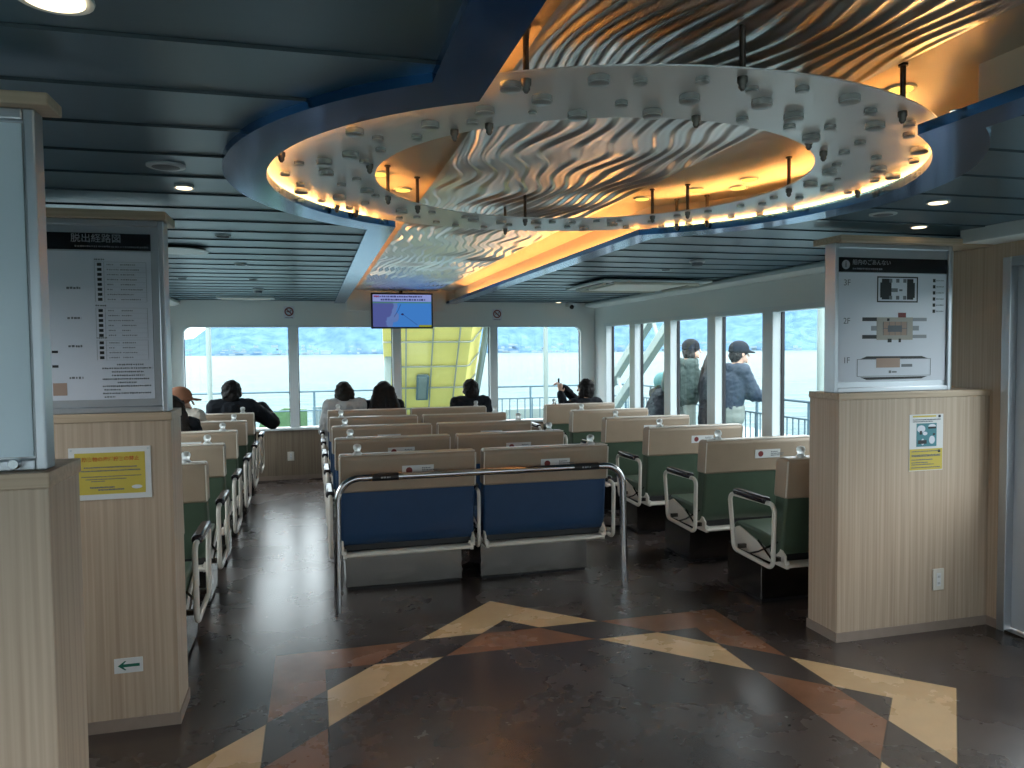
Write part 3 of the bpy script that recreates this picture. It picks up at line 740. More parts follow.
def speaker(x, y, lab, r=.06):
    o = empty('ceiling_speaker', (x, y, Z_)); tag(o, lab, 'speaker')
    m = MB(); m.lathe([(r*.9, -.006), (r, -.004), (r, .004)], seg=28); m.build('rim', M['grey_plastic'], o, smooth=True)
    m = MB(); m.lathe([(.004, -.0105), (r*.45, -.0095), (r*.72, -.0062)], seg=28); m.build('grille', M['line_ink'], o, smooth=True)
speaker(-.453, 2.716, 'round grey ceiling speaker next to the navy ring over the half wall'); speaker(2.575, 2.979, 'round grey ceiling speaker in the dark slats near the deck plan board')
o = empty('ceiling_vent', (-.74, 4.83, Z_)); tag(o, 'large round ceiling vent with a dark gap, over the escape route board side', 'vent')
m = MB(); m.lathe([(.13, -.003), (.14, .002), (.14, .006)], seg=32); m.build('vent_opening', M['dark_gap'], o, smooth=True)
m = MB(); m.lathe([(.10, -.020), (.155, -.018), (.16, -.013), (.10, -.009)], seg=32); m.build('vent_disc', M['grey_plastic'], o, smooth=True)
m = MB(); m.lathe([(.03, -.012), (.03, 0)], seg=10); m.build('stem', M['grey_plastic'], o)
def detector(x, y, lab):
    o = empty('smoke_detector', (x, y, Z_)); tag(o, lab, 'smoke detector')
    m = MB(); m.lathe([(.055, .002), (.055, -.010), (.048, -.014)][::-1], seg=24); m.build('base', M['grey_plastic'], o, smooth=True)
    m = MB(); m.lathe([(.018, -.040), (.036, -.036), (.040, -.014)], seg=20); m.build('sensor_head', M['line_ink'], o, smooth=True)
detector(-.502, 7.797, 'grey smoke detector over the green seats near the long ceiling lamp'); detector(2.634, 4.843, 'grey smoke detector above the window seats near the air conditioner')
o = empty('ceiling_lamp', (-.70, 8.86, Z_)); tag(o, 'long flat ceiling lamp in the slats near the front window', 'ceiling lamp')
m = MB(); m.box(-.30, .30, -.11, .11, -.022, .004); m.build('lamp_frame', M['grey_plastic'], o, bevel=.006)
m = MB(); m.box(-.26, .26, -.075, .075, -.027, -.022); m.build('lamp_cover', M['plastic'], o, bevel=.002)
# ceiling cassette air conditioner
o = empty('air_conditioner', (2.93, 6.55, Z_-.018)); tag(o, 'square white cassette air conditioner in the ceiling above the window seats', 'air conditioner')
m = MB(); m.box(-.52, .52, -.50, .50, -.018, .004); m.build('panel', M['grey_plastic'], o, bevel=.008)
m = MB()
for q in ((-.40, .40, -.46, -.37), (-.40, .40, .37, .46), (-.47, -.38, -.36, .36), (.38, .47, -.36, .36)): m.box(q[0], q[1], q[2], q[3], -.0195, -.017)
m.build('air_slot', M['dark_gap'], o)
m = MB(); m.prism([(-.34, -.34), (.34, -.34), (.34, .34), (-.34, .34)], 'z', -.034, -.018); m.build('intake_grille', M['plastic'], o, bevel=.01)
for k, (a, b, c, d) in enumerate(((-.40, .40, -.45, -.43), (-.40, .40, .43, .45), (-.46, -.44, -.36, .36), (.44, .46, -.36, .36))):
    m = MB(); m.box(a, b, c, d, -.04, -.018); m.build('louver', M['plastic'], o, bevel=.003)
o = empty('security_camera', (3.29, 9.42, 2.155)); tag(o, 'small white security camera under the ceiling at the front wall', 'camera')
m = MB(); m.box(-.055, .055, -.05, .06, -.045, .012); m.build('housing', M['grey_plastic'], o, bevel=.012)
m = MB(); m.ball((.0, -.045, -.05), .030, 14); m.build('dome', M['black_gloss'], o, smooth=True)

# television
o = empty('television', (1.072, 9.30, 1.829)); tag(o, 'flat television showing a sea chart, hung over the front window', 'television')
m = MB(); m.box(-.376, .376, -.02, .03, -.004, .429); m.build('casing', M['black'], o, bevel=.006)
def screen_mat():
    mm = bpy.data.materials.new('chart on screen'); mm.use_nodes = True; nt = mm.node_tree; nt.nodes.clear(); N = nt.nodes.new; L = nt.links.new
    out = N('ShaderNodeOutputMaterial'); e = N('ShaderNodeEmission'); tc = N('ShaderNodeTexCoord'); sp = N('ShaderNodeSeparateXYZ'); L(tc.outputs['Object'], sp.inputs[0])
    n = N('ShaderNodeTexNoise'); n.inputs['Scale'].default_value = 6.; n.inputs['Detail'].default_value = 5; L(tc.outputs['Object'], n.inputs['Vector'])
    ad = N('ShaderNodeMath'); ad.operation = 'MULTIPLY_ADD'; L(n.outputs['Fac'], ad.inputs[0]); ad.inputs[1].default_value = -.5; L(sp.outputs['X'], ad.inputs[2])
    cr = N('ShaderNodeValToRGB'); cr.color_ramp.interpolation = 'CONSTANT'; el = cr.color_ramp.elements
    mp = N('ShaderNodeMapRange'); mp.inputs['From Min'].default_value = -.65; mp.inputs['From Max'].default_value = .15; L(ad.outputs[0], mp.inputs['Value']); L(mp.outputs[0], cr.inputs['Fac'])
    el[0].position = 0; el[0].color = (.11, .14, .42, 1); el[1].position = .42; el[1].color = (.07, .28, .78, 1)
    k = el.new(.30); k.color = (.16, .27, .62, 1)
    L(cr.outputs['Color'], e.inputs['Color']); e.inputs['Strength'].default_value = .19; L(e.outputs[0], out.inputs['Surface']); return mm
m = MB(); m.box(-.356, .356, -.0225, -.020, .016, .409); m.build('screen', screen_mat(), o)
M['scr_bar'] = emit('screen banner', (.35, .42, .85), .19); M['scr_green'] = emit('screen green line', (.10, .30, .22), .19); M['scr_yellow'] = emit('screen yellow caption', (.35, .36, .03), .19); M['scr_dark'] = emit('screen dark print', (.03, .03, .14), .2); M['scr_red'] = emit('screen red print', (.4, .05, .12), .19)
def scr(rects, mt, nm, y=-.0225): return strips(rects, mt, o, y, nm)
scr([(-.356, .356, .325, .409)], M['scr_bar'], 'screen_banner'); scr([(-.356, .356, .305, .318)], M['scr_green'], 'screen_banner'); scr([(.20, .356, .016, .040)], M['scr_yellow'], 'screen_caption')
scr(fake_lines(-.34, .25, .385, .022, 801) , M['scr_dark'], 'screen_print', -.0232); scr(fake_lines(-.26, .28, .347, .024, 802), M['scr_dark'], 'screen_print', -.0232); scr(fake_lines(-.345, -.28, .388, .02, 803), M['scr_red'], 'screen_print', -.0236)
m = MB(); m.tube([(-.10, -.0228, .14), (-.05, -.0228, .22), (-.02, -.0228, .29)], .003, 5); m.tube([(0, -.0228, .17), (.10, -.0228, .10), (.18, -.0228, .04)], .002, 5); m.ball((0, -.0228, .17), (.018, .001, .012), 8); m.build('screen_route', M['scr_dark'], o)
m = MB(); m.tube([(0, .03, .25), (0, .12, .25), (0, .12, .47)], .02, 10); m.box(-.12, .12, .03, .04, .12, .34); m.build('bracket', M['black'], o)
# no smoking signs
def nosmoke(x, z, lab):
    o = empty('no_smoking_sign', (x, YF, z)); tag(o, lab, 'sign')
    m = MB(); m.box(-.062, .062, -.003, 0, -.085, .065); m.build('sign_plate', M['sheet'], o)
    m = MB(); m.tube([(.046*math.cos(2*PI*k/24), -.0045, .046*math.sin(2*PI*k/24)) for k in range(24)], .0075, 6, closed=True); m.tube([(-.033, -.0045, .033), (.033, -.0045, -.033)], .006, 6); m.build('prohibition_ring', M['red_ink'], o)
    strips([(-.030, .022, -.006, .004)], M['ink'], o, -.003, 'cigarette'); strips([(.012, .03, .012, .02)], M['ink'], o, -.003, 'cigarette')
    strips(fake_lines(-.045, .045, -.073, .010, int(x*10)+50), M['line_ink'], o, -.003, 'small_print')
nosmoke(-.264, 2.04, 'round red no smoking sign on the front wall, on the outlet side'); nosmoke(2.326, 2.02, 'round red no smoking sign on the front wall, on the security camera side')
# maps and trim box under the ceiling behind the television
m = MB(); m.box(.42, 1.64, 9.47, 9.55, 2.05, 2.32)
struct(m.build('trim_5', M['white']))

# ================================================================== seats
def arc(c, r, a0, a1, n=5): return [(c[0]+r*math.cos(math.radians(a0+(a1-a0)*k/n)), c[1]+r*math.sin(math.radians(a0+(a1-a0)*k/n))) for k in range(n+1)]
def arm_loop(x):
    """closed tube loop at one side of a bench, in the y-z plane at x"""
    pts2 = arc((.155, .600), .045, 0, 90) + arc((-.225, .612), .045, 90, 180) + arc((-.215, .335), .045, 180, 270) + arc((.115, .345), .045, 275, 355)
    return [(x, p[0], p[1]) for p in pts2]
def make_bench(color, knob_side, arms=(-.475, .475)):
    o = empty('double_seat_bench')
    W = .415
    # steel base
    m = MB(); m.box(-.382, .382, 0, .385, 0.018, .285); m.build('base', M['brushed'], o, bevel=.003)
    m = MB(); m.box(-.372, .372, .008, .377, 0, .018); m.build('plinth', M['black'], o)
    # frame tray under the seat
    m = MB(); m.box(-.400, .400, -.275, .30, .288, .312); m.box(-.405, -.385, -.285, .30, .285, .33); m.box(.385, .405, -.285, .30, .285, .33)
    m.tube([(-.40, -.28, .300), (.40, -.28, .300)], .011, 8)
    m.build('frame', M['cream_tube'], o, bevel=.002)
    # black valance between backrest and frame
    m = MB(); m.box(-W+.02, W-.02, -.225, -.15, .312, .36); m.build('lower_cover', M['black'], o, bevel=.01)
    # cushion
    m = MB(); m.prism([(-.17, .345), (.27, .345), (.295, .365), (.295, .425), (.26, .452), (0, .445), (-.17, .430)], 'x', -W+.02, W-.02); m.build('seat_cushion', M[color], o, bevel=.018, seg=3, smooth=True)
    # backrest: lower vinyl and upper headrest cover share one leaning profile
    def back(z): return -.255-.055*(z-.40)/.52
    def front(z): return -.125-.080*(z-.40)/.52 - .012*math.sin(PI*min(1, max(0, (z-.4)/.5)))
    zs = [.425+.05*k for k in range(7)]
    prof = [(-.185, .335), (back(.34)+.035, .345), (back(.36)+.012, .368), (back(.39)+.002, .395)] + [(back(z), z) for z in zs] + [(front(z), z) for z in reversed(zs)] + [(front(.36), .36), (front(.36)-.02, .335)]
    m = MB(); m.prism(prof, 'x', -W, W); m.build('backrest', M[color], o, bevel=.020, seg=3, smooth=True)
    zs = [.690, .75, .81, .87, .903]
    prof = [(back(z)-.008, z) for z in zs] + [(back(.92)+.004, .918), (back(.92)+.022, .925), (front(.92)-.03, .925), (front(.92)-.008, .916)] + [(front(z)+.008, z) for z in reversed(zs)]
    m = MB(); m.prism(prof, 'x', -W-.006, W+.006); hc = m.build('headrest_cover', M['beige'], o, bevel=.014, seg=3, smooth=True)
    m = MB()
    for s in (-1, 1): m.tube([(s*(W+.003), back(z)-.007, z) for z in (.70, .78, .86, .908)], .0045, 6)
    m.tube([(-W, back(.915)-.001, .921), (W, back(.915)-.001, .921)], .004, 6)
    m.build('piping', M['cream_tube'], hc)
    # sticker on the back of the cover
    m = MB(); zc = .815; yb = back(zc)-.0095; tl = .104
    R = Matrix.Translation((.055, yb, zc)) @ Matrix.Rotation(tl, 4, 'X')
    m.box(-.098, .098, -.0012, .0006, -.030, .030, mtx=R); st = m.build('number_sticker', M['paper'], o)
    m = MB(); m.lathe([(.020, -.0010), (.020, 0)], (0, 0, 0), 16, axis='y'); q = m.build('red_seal', M['red_ink'], st); q.matrix_local = Matrix.Translation((.0, yb-.0012, zc)) @ Matrix.Rotation(tl, 4, 'X')
    m = MB()
    for k, (a, b, z) in enumerate(((.030, .085, .012), (.030, .135, -.001), (.03, .13, -.013))):
        for x0, x1, z0, z1 in fake_lines(a-.0, b, z, .008, 900+k, .3): m.box(x0-.005, x1-.005, -.0019, -.0012, z0, z1, mtx=R)
    m.build('sticker_print', M['line_ink'], st)
    # clear grab knob at the aisle end
    xk = knob_side*(W-.105)
    m = MB(); m.lathe([(.030, .915), (.028, .932), (.019, .940), (.019, .950), (.024, .957), (.025, .972), (.020, .983), (.008, .988)], (xk, -.275, 0), 16); m.build('grab_knob', M['acrylic'], o, smooth=True)
    # arms
    for xa in arms:
        s = 1 if xa > 0 else -1; x = xa; pw = .026 if abs(xa) > .46 else .018
        m = MB(); m.tube(arm_loop(xa), .0135 if pw > .02 else .011, 10, closed=True); a = m.build('armrest', M['cream_tube'], o, smooth=True)
        m = MB()
        m.box(x-pw, x+pw, -.200, .135, .648, .688); m.build('arm_pad', M['black_gloss'], a, bevel=.014, seg=3, smooth=True)
    for s in (-1, 1):
        m = MB(); xs = s*.408
        m.prism([(-.285, .31), (-.285, .36), (-.23, .40), (-.10, .36), (.20, .43), (.275, .40), (.275, .31)], 'x', xs-.006, xs+.006); m.build('side_plate', M['cream_tube'], o, bevel=.002)
        m = MB()
        m.tube([(s*.428, -.23, .43), (s*.440, -.06, .335), (s*.462, .0, .31)], .006, 6); m.tube([(s*.428, -.18, .315), (s*.436, -.05, .40)], .006, 6)
        m.box(min(s*.42, s*.47), max(s*.42, s*.47), -.255, -.235, .325, .35); m.box(min(s*.42, s*.47), max(s*.42, s*.47), .10, .12, .315, .34)
        m.build('hinge_lever', M['brushed'], o)
    index_kids(o)
    return o
protos = {('blue', -1): make_bench('blue', -1, (-.475, .4465)), ('blue', 1): make_bench('blue', 1, (.475,)), ('green', -1): make_bench('green', -1), ('green', 1): make_bench('green', 1)}
used = set()
ORD = ['first', 'second', 'third', 'fourth', 'fifth', 'sixth']
def place(color, ks, x, y, label, group):
    p = protos[(color, ks)]
    if (color, ks) in used: o = copy_tree(p)
    else: o = p; used.add((color, ks))
    o.location = (x, y, 0); tag(o, label, 'seat bench', group); return o
for k in range(5):
    y = 4.95+.905*k
    where = ['directly behind the steel guard rail', 'second row from the guard rail', 'third row from the guard rail', 'fourth row from the guard rail', 'in the last row by the front window'][k]
    place('blue', -1, .562, y, 'blue double seat on the outlet aisle side, %s' % where, 'blue double seats in the centre block')
    place('blue', 1, 1.455, y, 'blue double seat on the window aisle side, %s' % where, 'blue double seats in the centre block')
for k in range(6):
    y = 4.00+.908*k
    wr_ = ['closest to the deck plan half wall', 'second row from the deck plan half wall', 'third row from the deck plan half wall', 'fourth row from the deck plan half wall', 'fifth row from the deck plan half wall', 'where a person holds up a phone'][k]
    wl_ = ['only its armrest showing past the notice half wall', 'second row behind the yellow notice half wall', 'third row behind the yellow notice half wall', 'fourth row behind the yellow notice half wall', 'under the person in a brown cap', 'under the man in a black jacket'][k]
    place('green', -1, 2.992, y, 'green double seat by the side windows, %s' % wr_, 'green double seats by the side windows')
    place('green', 1, -1.022, y, 'green double seat across the aisle, %s' % wl_, 'green double seats across the aisle')

# guard rail
o = empty('guard_rail', (1.0275, 4.52, 0)); tag(o, 'polished steel guard rail behind the first blue seats', 'guard rail')
hw = .9015; R_ = .13; zt = .802
pts = [(-hw-.012, 0, 0.004), (-hw-.006, 0, .3), (-hw, 0, zt-R_)] + [(-hw+R_-R_*math.cos(t), 0, zt-R_+R_*math.sin(t)) for t in [PI/2*k/8 for k in range(1, 9)]]
pts += [(hw-R_+R_*math.sin(t), 0, zt-R_+R_*math.cos(t)) for t in [PI/2*k/8 for k in range(0, 9)]] + [(hw+.006, 0, .3), (hw+.012, 0, .004)]
m = MB(); m.tube(pts, .021, 16); m.build('rail_tube', M['steel'], o, smooth=True)
for xa, xb in ((-.70, -.545), (.565, .73)):
    m = MB(); m.tube([(xa, 0, zt), (xb, 0, zt)], .0225, 16); sl = m.build('black_sleeve', M['black'], o, smooth=True)
    m = MB()
    for x0, x1, z0, z1 in fake_lines(xa+.05, xb-.05, 0, .012, int(abs(xa)*100), .3): m.box(x0, x1, -.0233, -.0222, zt+z0, zt+z1)
    m.build('sleeve_print', M['grey_ink'], sl)

# ================================================================== people
CLOUD = bpy.data.textures.new('wrinkle', 'CLOUDS'); CLOUD.noise_scale = .045
def remesh(mb, name, mat, parent, vox, smooth=4, wrinkle=0.):
    bmesh.ops.recalc_face_normals(mb.bm, faces=mb.bm.faces)
    me = bpy.data.meshes.new('tmp'); mb.bm.to_mesh(me); mb.bm.free()
    t = bpy.data.objects.new('tmp_obj', me); COL.objects.link(t)
    r = t.modifiers.new('r', 'REMESH'); r.mode = 'VOXEL'; r.voxel_size = vox; r.use_smooth_shade = True
    s = t.modifiers.new('s', 'SMOOTH'); s.iterations = smooth; s.factor = .5
    if wrinkle:
        w = t.modifiers.new('w', 'DISPLACE'); w.texture = CLOUD; w.strength = wrinkle; w.mid_level = .5; w.texture_coords = 'LOCAL'
    dg = bpy.context.evaluated_depsgraph_get(); dg.update()
    m2 = bpy.data.meshes.new_from_object(t.evaluated_get(dg)); m2.name = name
    bpy.data.objects.remove(t); bpy.data.meshes.remove(me)
    m2.materials.clear(); m2.materials.append(mat)
    for p in m2.polygons: p.use_smooth = True
    o = bpy.data.objects.new(name, m2); COL.objects.link(o); o.parent = parent; return o
def V(*a): return Vector(a)
def hand(mb, wrist, dirv, palm_n, s, curl=.5, side=1):
    """palm and five fingers: dirv along the hand, palm_n = palm normal"""
    d = dirv.normalized(); n = (palm_n - d*palm_n.dot(d)).normalized(); w = d.cross(n)*side
    L = .085*s
    for k in (-1.2, -.4, .4, 1.2):
        mb.capsule(wrist+w*k*.010*s, wrist+d*L+w*k*.016*s, .013*s, .011*s, 8)
    lens = (.058, .072, .076, .068)
    for k, ln in enumerate(lens):
        off = (-1.5+k)*.020*s
        p0 = wrist+d*L+w*off; a = curl*.7
        d1 = (d*math.cos(a)+n*math.sin(a)); p1 = p0+d1*ln*s*.5
        d2 = (d*math.cos(a*2.1)+n*math.sin(a*2.1)); p2 = p1+d2*ln*s*.5
        mb.capsule(p0, p1, .0085*s, .0080*s, 8); mb.capsule(p1, p2, .0080*s, .0068*s, 8)
    t0 = wrist+d*.022*s+w*.026*s; t1 = t0+(d*.7+w*.8+n*.25).normalized()*.035*s; t2 = t1+(d*.9+w*.2+n*.45*curl*2).normalized()*.030*s
    mb.capsule(t0, t1, .012*s, .0095*s, 8); mb.capsule(t1, t2, .0095*s, .008*s, 8)
def person(label, loc, rz, J, s=1., hair='short', hair_mat='hair', top='cloth_black', legs='cloth_black', bulk=1., head_rot=(0, 0, 0), hood=False, vox=.0085, curl=.5, hat=None, long_coat=0., extra=None, hs=1.10):
    """J: joints in the person's frame (x right, y forward, z up)"""
    o = empty('person', loc, rz); tag(o, label, 'person')
    hip, chest, neck, head = J['hip'], J['chest'], J['neck'], J['head']
    RH = Matrix.Translation(head) @ Matrix.Rotation(head_rot[2], 4, 'Z') @ Matrix.Rotation(head_rot[0], 4, 'X') @ Matrix.Rotation(head_rot[1], 4, 'Y')
    def hp(x, y, z): return RH @ Vector((x*s*hs, y*s*hs, z*s*hs))
    rot = RH.to_3x3().to_4x4()
    b = MB()
    b.ball(hp(0, -.008, .025), (.074*s, .092*s, .088*s), 16, rot=rot); b.ball(hp(0, .022, -.045), (.056*s, .066*s, .066*s), 14, rot=rot)
    b.ball(hp(0, .080, -.088), (.022*s, .018*s, .018*s), 10, rot=rot)                       # chin
    b.capsule(hp(0, .088, .010), hp(0, .107, -.028), .009*s, .014*s, 8)                     # nose
    for e in (-1, 1):
        b.ball(hp(e*.031, .076, .016), (.014*s, .010*s, .009*s), 8, rot=rot)                # eyes
        b.capsule(hp(e*.016, .086, .034), hp(e*.048, .072, .036), .007*s, .006*s, 6)        # brows
        b.ball(hp(e*.077, -.010, -.010), (.011*s, .022*s, .034*s), 8, rot=rot)              # ears
    b.capsule(hp(-.020, .088, -.058), hp(.020, .088, -.058), .007*s, .007*s, 6)             # lips
    b.capsule(neck-Vector((0, 0, .03*s)), hp(0, -.018, -.060), .058*s, .054*s)
    sh = J['sh']; el = J['el']; wr_ = J['wr']; kn = J['kn']; an = J['an']
    b.capsule(hip+V(-.07*s, 0, 0), hip+V(.07*s, 0, 0), .105*s, .105*s); b.capsule(hip, chest, .125*s, .135*s); b.capsule(chest, neck, .13*s, .07*s)
    b.capsule(sh[0], sh[1], .055*s, .055*s)
    for i, e in enumerate((-1, 1)):
        b.capsule(sh[i], el[i], .048*s, .040*s); b.capsule(el[i], wr_[i], .039*s, .026*s)
        hd = J.get('hd', [None, None])[i] or (wr_[i]-el[i]); pn = J.get('pn', [None, None])[i] or V(0, 0, -1)
        hand(b, wr_[i], hd, pn, s, curl, side=e if abs(pn.z) > .5 else e)
        h0 = hip+V(e*.09*s, 0, 0)
        b.capsule(h0, kn[i], .078*s, .055*s); b.capsule(kn[i], an[i], .055*s, .036*s)
        ft = J.get('ft', V(0, 1, 0)); b.capsule(an[i]+V(0, 0, -.03*s)-ft*.03*s, an[i]+ft*.16*s+V(0, 0, -.045*s), .036*s, .030*s)
    body = remesh(b, 'body', M['skin'], o, vox, 3)
    # jacket
    c = MB(); g = .022*s*bulk
    c.capsule(hip+V(-.07*s, 0, .02*s), hip+V(.07*s, 0, .02*s), .105*s+g*1.3, .105*s+g*1.3); c.capsule(hip+V(0, 0, .03), chest, .128*s+g*1.3, .138*s+g*1.2); c.capsule(chest, neck-V(0, 0, .05*s), .135*s+g, .075*s+g*.6)
    for q in (-.09, .09): c.capsule(hip+V(q*s, 0, .06*s), chest+V(q*s*1.05, 0, .02*s), .10*s+g, .10*s+g)
    c.capsule(sh[0], sh[1], .058*s+g, .058*s+g)
    for i in (0, 1):
        c.capsule(sh[i], el[i], .052*s+g, .045*s+g); c.capsule(el[i], wr_[i]-(wr_[i]-el[i]).normalized()*.01*s, .045*s+g*.9, .034*s+g*.6)
    if hood:
        c.tube([neck+V(.085*s*math.cos(t), .03*s+.075*s*math.sin(t), -.005*s+.015*math.sin(t)) for t in [2*PI*k/14 for k in range(14)]], .030*s, 10, closed=True)
        c.ball(neck+V(0, -.095*s, -.035*s), (.105*s, .05*s, .085*s), 12)
    else:
        c.tube([neck+V(.062*s*math.cos(t), .062*s*math.sin(t), 0) for t in [2*PI*k/14 for k in range(14)]], .022*s, 8, closed=True)
    if long_coat: c.capsule(hip, hip-V(0, 0, long_coat), .14*s+g, .16*s+g)
    remesh(c, 'jacket', M[top], o, vox*1.1, 4, .022)
    t = MB()
    t.capsule(hip+V(-.07*s, 0, 0), hip+V(.07*s, 0, 0), .112*s, .112*s)
    for i, e in enumerate((-1, 1)):
        h0 = hip+V(e*.09*s, 0, 0); t.capsule(h0, kn[i], .090*s, .070*s); t.capsule(kn[i], an[i]+(kn[i]-an[i]).normalized()*.03, .069*s, .056*s)
    remesh(t, 'trousers', M[legs], o, vox*1.1, 4, .012)
    # hair
    h = MB()
    if hair:
        h.ball(hp(0, -.022, .036), (.096*s, .100*s, .094*s), 16, rot=rot); h.ball(hp(0, -.058, -.02), (.090*s, .060*s, .085*s), 14, rot=rot)
        for e in (-1, 1): h.ball(hp(e*.066, -.025, .0), (.022*s, .05*s, .05*s), 10, rot=rot)
        if hair == 'bob':
            for e in (-1, 1): h.capsule(hp(e*.070, -.015, .02), hp(e*.078, -.01, -.085), .036*s, .032*s)
            h.ball(hp(0, -.05, -.05), (.085*s, .06*s, .08*s), 14, rot=rot)
        if hair == 'long':
            for q in (-.06, -.022, .022, .06):
                h.capsule(hp(q, -.05, .03), hp(q*1.75, -.095, -.15), .052*s, .062*s); h.capsule(hp(q*1.75, -.095, -.15), hp(q*2.2, -.125, -.32), .062*s, .045*s)
        remesh(h, 'hair', M[hair_mat], o, vox*.8, 2, .030 if hair != 'long' else .014)
    if hat == 'cap':
        q = MB(); q.ball(hp(0, -.012, .050), (.108*s, .120*s, .098*s), 18, rot=rot)
        q.tube([hp(.090*math.cos(t), -.012+.102*math.sin(t), .026) for t in [2*PI*k/20 for k in range(20)]],   .012*s, 8, closed=True)
        br = [hp(x, y, z) for x, y, z in ((-.06, .085, .028), (0, .10, .034), (.06, .085, .028))]
        for k in range(-6, 7): q.capsule(hp(k*.0105, .070, .026), hp(k*.0088, .168-.0011*k*k, .010), .013*s, .010*s, 8)
        remesh(q, 'cap', M['cap_brown' if top == 'cloth_beige' else 'cloth_black'], o, vox, 2)
    if hat == 'beanie':
        q = MB(); q.ball(hp(0, -.015, .045), (.108*s, .118*s, .100*s), 18, rot=rot)
        q.tube([hp(.086*math.cos(t), -.014+.096*math.sin(t), .018) for t in [2*PI*k/20 for k in range(20)]], .016*s, 8, closed=True)
        remesh(q, 'beanie', M['cloth_black'], o, vox, 2)
    if extra: extra(o)
    return o
def sit(lean=-.03, s=1., zs=.455, **kw):
    """default seated joints; kw overrides"""
    J = dict(hip=V(0, .02, zs+.085*s), chest=V(0, .0+lean, zs+.34*s), neck=V(0, .015+lean*1.2, zs+.515*s), head=V(0, .040+lean*1.2, zs+.650*s))
    zsh = zs+.500*s
    J['sh'] = [V(-.165*s, lean, zsh), V(.165*s, lean, zsh)]
    J['el'] = [V(-.225*s, .06, zs+.23*s), V(.225*s, .06, zs+.23*s)]; J['wr'] = [V(-.10*s, .27*s, zs+.17*s), V(.10*s, .27*s, zs+.17*s)]
    J['kn'] = [V(-.10*s, .40*s, zs+.05*s), V(.10*s, .40*s, zs+.05*s)]; J['an'] = [V(-.10*s, .42*s, .085), V(.10*s, .42*s, .085)]
    J.update(kw); return J
YS = 8.62
person('person with short dark hair and a pale grey hooded top in the last blue row', (.345, YS, 0), 0, sit(-.02, .97), .97, 'bob', 'hair2', 'cloth_grey', 'cloth_navy', 1.9, hood=True, head_rot=(0, 0, -.5), hs=1.18)
person('person with long black hair and a black top, seated in the last blue row', (.77, YS, 0), 0, sit(-.02, .97), .97, 'long', 'hair', 'cloth_black', 'cloth_black', .9, hs=1.16)
person('person with short black hair in a dark jacket, seated alone before the yellow ramp', (1.77, YS, 0), 0, sit(-.02, .97), .97, 'short', 'hair', 'cloth_black', 'cloth_black', 1.5, head_rot=(0, 0, .15), hs=1.18)
zs = .455
person('person in black holding up a phone in the corner by the windows', (3.20, YS-.02, 0), .12, sit(.0, .95, el=[V(-.27, .06, zs+.40), V(.02, .24, zs+.42)], wr=[V(-.255, .20, zs+.56), V(-.165, .30, zs+.63)], hd=[V(-.02, .0, 1), V(-.8, .1, .55)], pn=[V(.3, 1, 0), V(0, .4, -1)], sh=[V(-.155, 0, zs+.44), V(.145, .02, zs+.44)]), .95, 'bob', 'hair', 'cloth_black', 'cloth_black', 1.1, head_rot=(0, 0, .5), curl=.8)
o = empty('mobile_phone', (2.945, 8.90, 1.165), .12); tag(o, 'dark mobile phone held up by the person in the corner', 'phone')
m = MB(); m.box(-.012, .012, -.005, .005, -.06, .03); m.build('casing', M['black_gloss'], o, bevel=.003)
person('person in a black jacket with one bent arm reaching over the aisle', (-.845, YS, 0), 0, sit(-.02, 1.02, el=[V(-.24, .05, zs+.24), V(.40, .12, zs+.325)], wr=[V(-.10, .26, zs+.17), V(.285, .24, zs+.50)], hd=[None, V(-.6, .1, .40)], pn=[None, V(-.5, .2, -.8)]), 1.02, 'short', 'hair', 'cloth_black', 'cloth_black', 1.7, head_rot=(0, 0, -.1), hood=True, curl=.7, hs=1.2)
person('person in a brown peaked cap and beige coat turned towards the aisle', (-1.235, 7.80, 0), -.25, sit(-.02, .97), .97, 'bob', 'hair2', 'cloth_beige', 'cloth_black', 1.3, head_rot=(0, 0, -1.05), hat='cap')
person('person with dark hair in a black coat, mostly hidden by the escape route board', (-1.17, 6.93, 0), 0, sit(-.02, .95), .95, 'long', 'hair2', 'cloth_black', 'cloth_black', 1.3)

def stand(s=1., lean=.0, **kw):
    J = dict(hip=V(0, -lean*.4, .86*s), chest=V(0, lean*.3, 1.14*s), neck=V(0, lean*.8, 1.335*s), head=V(0, lean*.8+.045, 1.485*s))
    J['sh'] = [V(-.175*s, lean*.6, 1.285*s), V(.175*s, lean*.6, 1.285*s)]
    J['el'] = [V(-.235*s, lean*.5-.02, 1.03*s), V(.235*s, lean*.5-.02, 1.03*s)]; J['wr'] = [V(-.21*s, .12+lean, .83*s), V(.21*s, .12+lean, .83*s)]
    J['kn'] = [V(-.10*s, .03, .46*s), V(.10*s, .02, .46*s)]; J['an'] = [V(-.10*s, 0, .085*s), V(.10*s, -.02, .085*s)]
    J.update(kw); return J
def bag(x, y, z, mat, name='backpack', sz=(.16, .10, .24)):
    def f(o):
        m = MB(); m.ball((x, y, z), sz, 14); m.ball((x, y-.05, z-.06), (sz[0]*.75, sz[1]*.7, sz[2]*.5), 12)
        remesh(m, name, M[mat], o, .012, 3)
    return f
